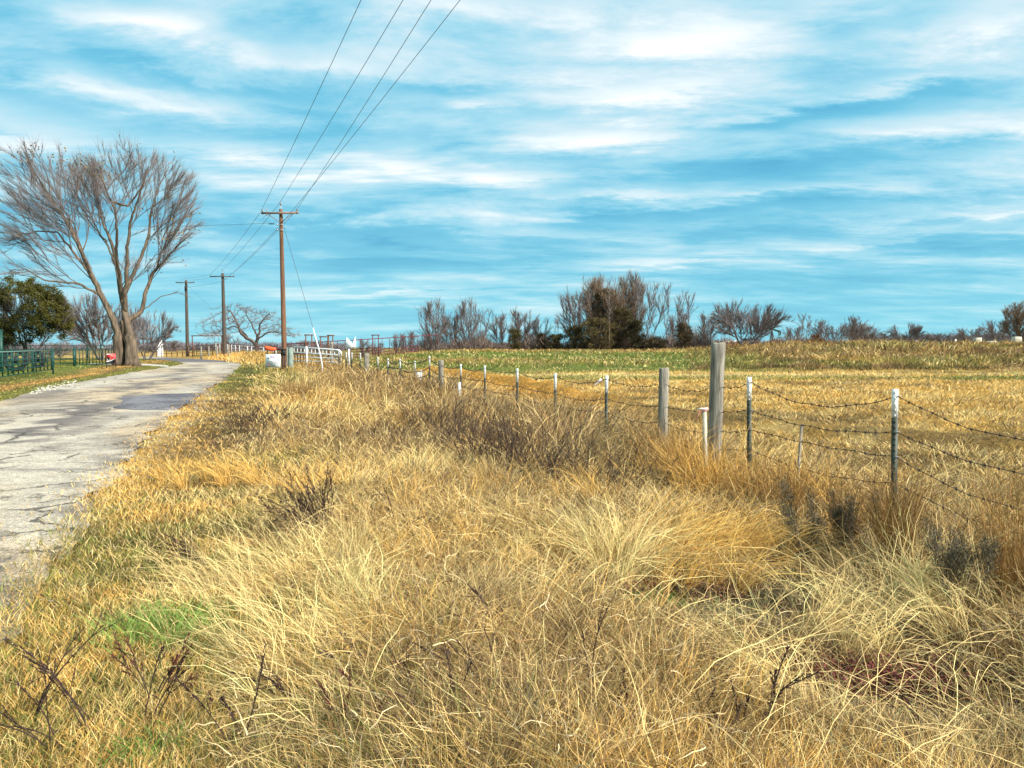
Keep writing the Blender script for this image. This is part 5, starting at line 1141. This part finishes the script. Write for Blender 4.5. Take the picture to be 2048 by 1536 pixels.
# white gate
D1, D2 = 66, 60; a = atd(588, 725, D1); b = atd(677, 728, D2); root = empty('pipe_gate', a, 'white pipe gate with a ladder-like upper section by the fence end', 'gate'); tl = atd(588, 693.5, D1); tr = atd(677, 700, D2)
def lerp3(p, q, f): return p + (q - p) * f
ac = Acc(); fr = [0, .36, .62, .88]
for i, f in enumerate(fr): ac.tube([lerp3(tl, a, f) - a, lerp3(tr, b, f) - a], .055 if i < 2 else .045, 7)
ac.build('rails', M['white'], root)
ac = Acc()
for k in range(12): f = k / 12; p = lerp3(tl, tr, f) - a; q = lerp3(lerp3(tl, a, .36), lerp3(tr, b, .36), f) - a; ac.tube([p, q], .04, 6)
ac.build('spacers', M['white'], root)
ac = Acc(); p = tr - a; q = b - a; e = np.array([.22, 0, 0]); ac.tube([p - e, p + e * .3 + np.array([0, 0, -.03]), p + e + np.array([0, 0, -.2]), q + e], .06, 8); ac.build('end_frame', M['white'], root)
pipe_fence('pipe_fence', G_(584, 62), G_(612, 61), 1.2, [.3, 1.15], 6, 'short rusty brown rail section under the white gate', 'rust', .035, .04, group=GM)
for px, D, pyt, r_, lab, m_ in [(612.5, 63, 693, .10, 'greyish gate post in the middle of the white gate', 'offwhite')]:
    b = put(px, D); h = atd(px, pyt, D)[2] - b[2]; o = wood_post('gate_post', None, b, h, r_, 9, (0, 0), m_); tag(o, lab, 'post')
# grey-green barrels and black box at the pole foot
for k, (px, lab) in enumerate([(573, 'grey-green barrel closest to the foot of the nearest pole'), (581, 'grey-green barrel beside the end of the white gate')]):
    b = put(px, 54); ac = Acc(); h = atd(px, 695, 54)[2] - b[2]; r_ = .15 + .03 * k; zs = [0, .02, .3, .33, .36, .66, .69, .72, .98, 1.0]; rr = [.9, 1, 1, 1.06, 1, 1, 1.06, 1, 1, .95]
    ac.tube([(0, 0, z * h) for z in zs], [q * r_ for q in rr], 14); root = empty('barrel', b, lab, 'barrel', 'grey-green barrels by the pole'); ac.build('body', M['barrel'], root); ac = Acc(); ac.tube([(0, 0, h), (0, 0, h + .04)], r_ * .9, 12); ac.build('lid', M['black'], root)
b = put(566, 48); h = atd(566, 698, 48)[2] - b[2]; root = empty('utility_box', b, 'black utility box on legs at the foot of the nearest pole', 'box')
ac = Acc(); ac.box((.02, 0, h - .22), (.24, .2, .42)); ac.build('body', M['black'], root); ac = Acc()
for x_ in (-.10, .10): ac.box((x_, .05, (h - .4) / 2), (.05, .05, h - .4))
ac.box((-.1, .0, h - .02), (.55, .28, .05)); ac.build('legs', M['black'], root)
# white domed tank, small box post
b = put(319.5, 138); D = 138; r_ = 6.2 * D / 1500; h = atd(319, 678, D)[2] - b[2]; ac = Acc(); zs = [0, .05, h - .35, h - .2, h - .08, h]; rr = [r_, r_, r_, r_ * .92, r_ * .6, .08]; ac.tube([(0, 0, z) for z in zs], rr, 22)
root = empty('water_tank', b, 'white domed tank behind the dark red fence posts', 'tank'); ac.build('body', M['white'], root, smooth=True); ac = Acc(); ac.tube([(0, 0, h), (0, 0, h + .12)], .22, 10); ac.build('cap', M['offwhite'], root)
b = put(304, 134); h = atd(304, 681, 134)[2] - b[2]; root = empty('post_box', b, 'dark thin post with a small box on top beside the white tank', 'post'); ac = Acc(); ac.tube([(.1, 0, -.2), (0, 0, h)], .07, 6); ac.build('post', M['black'], root); ac = Acc(); ac.box((0, 0, h + .12), (.45, .3, .26)); ac.polys([(-.26, -.2, h + .25), (.26, -.2, h + .25), (.26, .2, h + .25), (-.26, .2, h + .25), (0, -.2, h + .38), (0, .2, h + .38)], [(0, 1, 4), (2, 3, 5), (1, 2, 5, 4), (3, 0, 4, 5), (3, 2, 1, 0)]); ac.build('box', M['pole'], root)
b = put(275, 98); h = atd(275, 697, 98)[2] - b[2]; ac = Acc(); ac.box((0, 0, h / 2), (.12, .05, h)); ac.box((0, 0, h), (.10, .045, .06)); o = ac.build('marker_post', M['white']); o.location = [float(v) for v in b]; tag(o, 'thin white marker post right of the huge trunk', 'post')

# ------------------------------------------------------------------ pumpjack and things on the berm skyline
D = 210; b = put(1546, D); root = empty('pumpjack', b, 'dark pumpjack with its walking beam tilted, among the bare trees', 'pumpjack'); Q = lambda px, py, y=0: atd(px, py, D) - b + np.array([0, y, 0])
ac = Acc(); ac.tube([Q(1542, 657.5), Q(1544, 657.5), Q(1546, 658)], .28, 8); ac.build('counterweight', M['black'], root)
ac = Acc(); ac.tube([Q(1535, 656), Q(1545, 658), Q(1556, 662), Q(1558, 663)], .30, 6); ac.build('walking_beam', M['pen'], root)
ac = Acc(); ps = [Q(1557, 660), Q(1561, 662), Q(1561.5, 668), Q(1560, 671), Q(1557.5, 671), Q(1557, 664)]; n = len(ps); ac.polys([tuple(p + np.array([0, -.25, 0])) for p in ps] + [tuple(p + np.array([0, .25, 0])) for p in ps], [tuple(range(n)), tuple(range(2 * n - 1, n - 1, -1))] + [(i, (i + 1) % n, n + (i + 1) % n, n + i) for i in range(n)]); ac.build('horse_head', M['pen'], root)
for s_ in (-1, 1):
    ac = Acc(); ac.tube([Q(1543.5, 659), Q(1541.5, 688) + np.array([0, s_, 0])], .14, 6); ac.build('leg', M['black'], root)
    ac = Acc(); ac.tube([Q(1543.5, 659), Q(1548.5, 688) + np.array([0, s_, 0])], .12, 6); ac.build('leg', M['black'], root)
ac = Acc(); ac.tube([Q(1560, 671), Q(1560, 688)], .05, 5); ac.tube([Q(1557, 671), Q(1557, 678)], .04, 5); ac.tube([Q(1556, 675), Q(1562, 675)], .08, 5); ac.build('polished_rod', M['black'], root)
ac = Acc(); ac.box(Q(1551, 688), (3.5, 1.5, .6)); ac.tube([Q(1550, 683, -.4), Q(1550, 683, .4)], .5, 12); ac.build('motor_base', M['black'], root)
def hump(px, py, wpx, hpx, D, label, m, cat, name, kind='box'):
    c = atd(px, py, D); zb = H1(c[0], c[1]); w_, h_ = wpx * D / 1500, max(hpx * D / 1500, c[2] + hpx * D / 3000 - zb) ; ac = Acc()
    if kind == 'box':
        rs = np.random.default_rng(int(px)); V = []; 
        for z_ in (0, .33, .7, 1):
            for k in range(12): a = k / 12 * 6.2832; sx = np.sign(math.cos(a)) * abs(math.cos(a)) ** .45; sy = np.sign(math.sin(a)) * abs(math.sin(a)) ** .45; f = (1 - .1 * z_) * (1 + .05 * rs.normal()); V.append((sx * w_ / 2 * f, sy * w_ * .4 * f, z_ * h_ + .02 * rs.normal()))
        F = [(q * 12 + k, q * 12 + (k + 1) % 12, q * 12 + 12 + (k + 1) % 12, q * 12 + 12 + k) for q in range(3) for k in range(12)] + [tuple(range(36, 48))]; ac.polys(V, F)
    elif kind == 'drum':
        ac.tube([(-w_ / 2, 0, h_ / 2), (-w_ / 2 + .05, 0, h_ / 2), (w_ / 2 - .05, 0, h_ / 2), (w_ / 2, 0, h_ / 2)], [h_ * .42, h_ * .5, h_ * .5, h_ * .42], 16)
    o = ac.build(name, M[m]); o.location = (float(c[0]), float(c[1]), zb - .03); tag(o, label, cat); return o
hump(1626, 686, 9, 9, 130, 'white round-ended tank on the skyline between bare trees', 'white', 'tank', 'white_tank', 'drum')
hump(1849.5, 682, 10, 6.5, 125, 'round black bale on the berm skyline', 'rubber', 'bale', 'round_bale', 'drum')
hump(1955, 680, 14, 9.5, 125, 'pale square stone block on the berm skyline', 'stone', 'block', 'stone_block')
hump(2033, 679, 17, 12, 125, 'larger pale stone block near the end of the berm', 'stone', 'block', 'stone_block')
hump(1981, 684, 24, 4, 125, 'low pale rubble mound between the two stone blocks', 'stone', 'mound', 'rubble_mound')
hump(1911, 681.5, 3.6, 6, 125, 'small white upright marker left of the stone blocks', 'white', 'marker', 'white_marker')
hump(1662, 687, 12, 3, 118, 'low white slab on the skyline before the rounded tree', 'white', 'slab', 'white_slab')
c = atd(1824, 684, 122); zb = H1(c[0], c[1]); root = empty('pipe_section', (c[0], c[1], zb), 'dark pipe lying on the berm with a bright white end', 'pipe'); zz = c[2] - zb
ac = Acc(); ac.tube([(-.9, 0, zz), (.45, 0, zz)], .13, 10); ac.tube([(.35, 0, zz - .02), (.6, 0, zz)], .22, 10); ac.box((-.4, 0, zz / 2 - .1), (.15, .3, max(.1, zz - .1))); ac.build('pipe', M['black'], root); ac = Acc(); ac.tube([(.6, 0, zz), (.88, 0, zz)], .24, 12); ac.build('white_end', M['white'], root)
# white trailer behind the leaning post
b = put(1460, 135); D = 135; root = empty('stock_trailer', b, 'long low white trailer half hidden behind the tallest fence post', 'trailer'); z0 = atd(1460, 687, D)[2] - b[2]; ht = 6.2 * D / 1500
ac = Acc(); ac.box((-.9, 0, z0 + ht / 2), (1.5, 1.6, ht * .7)); ac.box((.65, 0, z0 + ht / 2), (1.5, 1.8, ht)); ac.build('body', M['white'], root); ac = Acc()
for x_ in (-.2, .9): ac.tube([(x_, -.85, z0 - .1), (x_, -.95, z0 - .1)], .32, 14)
ac.build('wheels', M['rubber'], root)

# ------------------------------------------------------------------ weeds that stand out
WG = 'dark dead weeds in the verge'
def weed(px, py, label, stems, hh, az0, azs, col=(.045, .022, .018), seeds=18, w_=.0035, up_=1.0, name='dead_weed', cat='weed', leafy=0, bend=.5, sub=3, spread=.03):
    p = at(px, py); z = H1(p[0], p[1]); root = empty(name, (p[0], p[1], z), label, cat, WG); st = Acc(); sdA = Acc(); col = np.array(col)
    for k in range(stems):
        a = R(az0 + random.uniform(-azs, azs)); t0 = random.uniform(.15, 1.0); d = np.array([math.sin(a) * t0, random.uniform(-.35, .35) * t0, up_]); d /= np.linalg.norm(d); L = hh * random.uniform(.6, 1.15)
        pts = [np.array([random.uniform(-spread, spread), random.uniform(-spread, spread), -.02])]; n = 8
        for q in range(n): d = d + np.array([math.sin(a) * .10 * bend, 0, -.10 * bend]) + rng.normal(size=3) * .06; d /= np.linalg.norm(d); pts.append(pts[-1] + d * L / n)
        st.tube(pts, np.linspace(w_, w_ * .45, n + 1), 4, cap=False)
        for q in range(sub):
            i = random.randint(3, n - 1); dd = nrm(rng.normal(size=3) * .5 + d + np.array([0, 0, .3])); l2_ = L * random.uniform(.12, .35); e = pts[i] + dd * l2_
            st.tube([pts[i], pts[i] + dd * l2_ * .5 + rng.normal(size=3) * .01, e], [w_ * .6, w_ * .5, w_ * .3], 3, cap=False)
            m = seeds; f = rng.random(m)[:, None]; bb = pts[i] + (e - pts[i]) * (.3 + .7 * f); sdA.blades(bb, rng.normal(size=(m, 3)) * .6 + dd, rng.normal(size=(m, 3)) * .5 + dd, .018 * rng.uniform(.5, 1.5, m), .006, 2, col * rng.uniform(.7, 2.2, m)[:, None])
        m = seeds * 2; i = rng.integers(n - 4, n, m); bb = np.array(pts)[i] + (np.array(pts)[i + 1] - np.array(pts)[i]) * rng.random(m)[:, None]
        sdA.blades(bb, rng.normal(size=(m, 3)) * .45 + d, rng.normal(size=(m, 3)) * .4 + d, .022 * rng.uniform(.5, 1.5, m), .007, 2, col * rng.uniform(.7, 2.4, m)[:, None])
    tag(root, kind='stuff') if spread > .3 else None; s_ = st.build('stems', MW, root); sdA.build('seed_sprigs', M['grass'], root); return root  # second mesh: small seed heads on the stems and side twigs
MW = mat('weed_stem', (.05, .03, .02), .85, var=.4, vs=30)
weed(655, 1085, 'dark many-stemmed dead weed sprawling in the middle of the golden grass', 26, .62, -50, 55, sub=5, seeds=16)
weed(790, 1080, 'short dark weed with a hooked stem right of the sprawling one', 5, .42, 20, 40, bend=1.1)
weed(420, 1140, 'thin dark weed leaning towards the road edge', 7, .45, -70, 40, bend=.6)
weed(318, 1395, 'reddish dead weed below the bright green tuft', 8, .34, -20, 80, col=(.10, .035, .02), sub=2)
weed(190, 1470, 'long dark stems arching up out of the grass near the road corner', 4, .55, -75, 25, w_=.0034, sub=2, seeds=8)
weed(120, 1500, 'dark bent stems lowest at the road corner', 5, .45, -50, 60, w_=.0034, sub=2, seeds=8)
weed(470, 1500, 'single dark stem rising beside the near green tuft', 3, .42, 10, 30, sub=1)
weed(1010, 1420, 'dark straight stems crossing in front of the pale grass', 5, .5, -50, 50, w_=.004, sub=1, seeds=8)
weed(1180, 1440, 'upright dark stem with a kinked side branch', 3, .5, 0, 15, w_=.004, sub=2, seeds=8)
weed(920, 1500, 'tangle of dark stems at the bottom of the verge', 8, .42, -30, 70, w_=.004, sub=2, seeds=8)
for px, py, n_, hh_, az_, lab in [(300, 1440, 3, .4, 30, 'thin dark stem with a side twig below the bright green tuft'), (760, 1380, 3, .42, -45, 'long dark stem slanting up through the pale straw'), (850, 1440, 3, .4, -35, 'slanting dark stem beside the tangle of stems'), (1090, 1380, 4, .42, 30, 'dark seeded stem leaning away from the road'), (1260, 1500, 4, .34, -30, 'short dark stems near the bottom middle'), (600, 1420, 4, .36, -60, 'dark arched stem over the flattened straw'), (1380, 1500, 3, .3, 40, 'low kinked dark stem before the hollow'), (1870, 1470, 3, .34, -40, 'thin dark stem over the dark red leaves'), (60, 1440, 3, .5, 60, 'dark stem crossing the others at the road corner'), (1000, 1290, 4, .4, -50, 'slim dark stem bent over at the tip')]:
    weed(px, py, lab, n_, hh_, az_, 20, w_=.0036, sub=2, seeds=8, bend=.5)
weed(1535, 1480, 'Y-shaped dark weed with leafy tips', 3, .46, 10, 35, w_=.0042, sub=2, seeds=22)
weed(1480, 1500, 'small dark weed left of the Y-shaped one', 4, .3, -10, 50, w_=.0038, sub=1)
weed(700, 1490, 'dark red-brown weed among pale straws', 6, .3, 20, 70, col=(.09, .03, .02), sub=2)
weed(530, 850, 'brown dead clump by the shoulder halfway to the sign', 60, .62, 0, 100, col=(.09, .06, .035), sub=2, seeds=10, w_=.006, spread=.5)
weed(500, 865, 'ragged brown clump leaning to the road beside its twin', 34, .55, -40, 70, col=(.10, .06, .03), sub=2, seeds=10, w_=.006, spread=.4)
weed(790, 880, 'low dark weed clump in the dip before the fence', 34, .42, 0, 90, col=(.07, .05, .03), sub=2, seeds=8, w_=.005, spread=.35)
for px, py, lab, n_, hh_ in [(1010, 925, 'dense brown twiggy weeds in front of the fence posts', 90, .85), (1090, 945, 'brown twiggy weeds before the fourth white-tipped post', 60, .7), (930, 885, 'brown weeds before the grey wooden post', 60, .8), (870, 865, 'brown weeds where the grass meets the fence', 50, .75), (1180, 965, 'sparse twiggy weeds left of the short wooden post', 36, .6), (1480, 985, 'twiggy weeds round the foot of the tallest post', 26, .5), (1265, 990, 'sparse brown stems between the short post and the dip', 30, .55)]:
    weed(px, py, lab, n_, hh_, 0, 100, col=(.13, .085, .05), sub=3, seeds=6, w_=.0048, spread=.55, bend=.15)
# orange bluestem clumps
def bluestem(px, py, hh, n, label, sp=.10, col=ORNG, ln=(0, 0)):
    n = int(n * .55); hh *= .88
    p = at(px, py); z = H1(p[0], p[1]); root = empty('bluestem_clump', (p[0], p[1], z), label, 'grass clump', 'rusty bluestem clumps along the fence'); ac = Acc(); a = rng.uniform(0, 6.28, n); q = np.sqrt(rng.random(n)); out = np.stack([np.cos(a), np.sin(a), 0 * a], -1)
    lv = np.array([ln[0], ln[1], 0.]); d0 = out * .12 * q[:, None] + up + lv * .5; d1 = out * .55 * rng.random(n)[:, None] + up + lv + rng.normal(size=(n, 3)) * .12
    c = np.array(col) * rng.uniform(.55, 1.35, n)[:, None]; L = hh * rng.uniform(.45, 1.15, n)
    ac.blades(out * (q * sp)[:, None] - np.array([0, 0, .02]), d0, d1, L, .0048 * rng.uniform(.6, 1.2, n) * max(1, np.hypot(*p[:2]) / 7), 5, c); ac.build('stalks', M['grass'], root)
    ac = Acc(); i = rng.integers(0, n, n * 2); t_ = rng.uniform(.5, .95, n * 2)[:, None]; b = (out * (q * sp)[:, None])[i] + nrm(d0 * .5 + d1 * .5)[i] * (L[i][:, None] * t_)
    ac.blades(b, d1[i] + rng.normal(size=(n * 2, 3)) * .5, d1[i] + rng.normal(size=(n * 2, 3)) * .3, .07 * rng.uniform(.5, 1.5, n * 2), .005, 2, np.array(col) * rng.uniform(.5, 1.2, n * 2)[:, None]); ac.build('seed_sprigs', M['grass'], root)  # side sprigs along the upper stalks
bluestem(1790, 1130, .90, 760, 'rusty orange grass clump round the nearest steel post', .09, ORNG * .8)
bluestem(1690, 1090, .80, 420, 'rusty orange grass clump between the two nearest steel posts', .07, ORNG * .8)
bluestem(1560, 1035, .78, 520, 'broad rusty grass clump beside the second steel post', .18, ORNG * .85)
bluestem(1500, 1010, .60, 260, 'rusty grass at the foot of the second steel post', .14)
bluestem(2045, 1200, .95, 700, 'tall rusty grass clump beyond the nearest steel post', .20)
bluestem(2010, 1040, .7, 300, 'smaller rusty clump behind the tallest one', .16)
bluestem(1880, 1090, .5, 260, 'short rusty sprigs past the nearest steel post', .2)
bluestem(1370, 975, .95, 420, 'leaning rusty clump in front of the short wooden post', .16, ORNG * 1.25, (-.35, .1))
bluestem(590, 800, .8, 520, 'brown tall grass clump halfway along the verge', .6, (.30, .17, .06))
bluestem(680, 790, 1.0, 700, 'brown tall grass clump before the pen gate', .8, (.32, .19, .07))
bluestem(1080, 860, .7, 300, 'golden clump among the steel posts', .3, (.45, .28, .09))
# small junipers
def juniper(px, py, hh, w0, label, seed):
    global rng
    p = at(px, py); z = H1(p[0], p[1]); root = empty('juniper_seedling', (p[0], p[1], z), label, 'shrub', 'small grey-green junipers by the fence'); N, P_ = grow(hh * 10, w0 * 10, cb=.25, stems=3, spread=.6, seed=seed, step=.4, dens=.8); N = N / 10
    rad_, chains, ch = skeleton(N, P_, .0016, .45); st = Acc()
    for c, sub in chains:
        if len(c) > 1: r_ = rad_[c].copy(); st.tube(N[c], r_, 5, cap=False)
    st.build('stem', M['bark_dark'], root); tips = N[rad_ < .004]; idx = rng.integers(0, len(tips), 4200); n = len(idx); b = tips[idx] + rng.normal(size=(n, 3)) * .026; d = rng.normal(size=(n, 3)) * .6 + np.array([0, 0, .8]) + nrm(b - np.array([0, 0, hh * .4])) * .5
    ac = Acc(); ac.blades(b, d, d + rng.normal(size=(n, 3)) * .2, .028 * rng.uniform(.5, 1.4, n), .0048, 2, np.clip(np.where(rng.random(n)[:, None] < .4, np.array((.20, .17, .11)), np.array((.09, .075, .04))) * rng.uniform(.6, 1.3, n)[:, None], 0, 1)); ac.build('foliage', M['leaf'], root)
juniper(1612, 1110, .70, .50, 'taller grey-green juniper seedling left of the nearest steel post', 51)
juniper(1705, 1095, .60, .40, 'grey juniper seedling just right of the taller one', 52)
juniper(1905, 1215, .58, .55, 'round-topped grey juniper seedling on a bare stem, lowest by the road side', 53)
# loose rocks by the road's far edge
rc = Acc()
for k in range(110):
    px, py = random.uniform(62, 150), 0; f = random.random(); px = 62 + 90 * f; py = 785 - 21 * f + random.gauss(-.5, 3.2); p = at(px, py); s_ = random.uniform(.015, .045)
    V = [tuple(np.array([p[0], p[1], .01]) + np.array(v) * s_ * rng.uniform(.6, 1.3, 3)) for v in [(-1, -1, 0), (1, -1, 0), (1, 1, 0), (-1, 1, 0), (-.5, -.5, .8), (.6, -.5, .7), (.5, .6, .8), (-.6, .5, .7)]]
    rc.polys(V, [(0, 1, 5, 4), (1, 2, 6, 5), (2, 3, 7, 6), (3, 0, 4, 7), (4, 5, 6, 7)])
o = rc.build('gravel', M['stone']); tag(o, 'pale loose stones along the far shoulder of the road', 'gravel', kind='stuff')
rc = Acc()
for k in range(1100):
    f = random.random() ** 1.6; i = random.random(); al = f * 26; s_ = rng.normal() * .22 - .1; x_ = -3.2 + .947 * s_ - .321 * al; y_ = 4.7 + .321 * s_ + .947 * al; q_ = random.uniform(.005, .012) * (1 + al * .05)
    V = [tuple(np.array([x_, y_, .012]) + np.array(v) * q_ * rng.uniform(.6, 1.3, 3)) for v in [(-1, -1, 0), (1, -1, 0), (1, 1, 0), (-1, 1, 0), (0, 0, .9)]]
    rc.polys(V, [(0, 1, 4), (1, 2, 4), (2, 3, 4), (3, 0, 4)])
o = rc.build('gravel', mat('gravel_grey', (.33, .28, .21), .9, var=.3)); tag(o, 'crumbled grey gravel along the near edge of the road', 'gravel', kind='stuff')
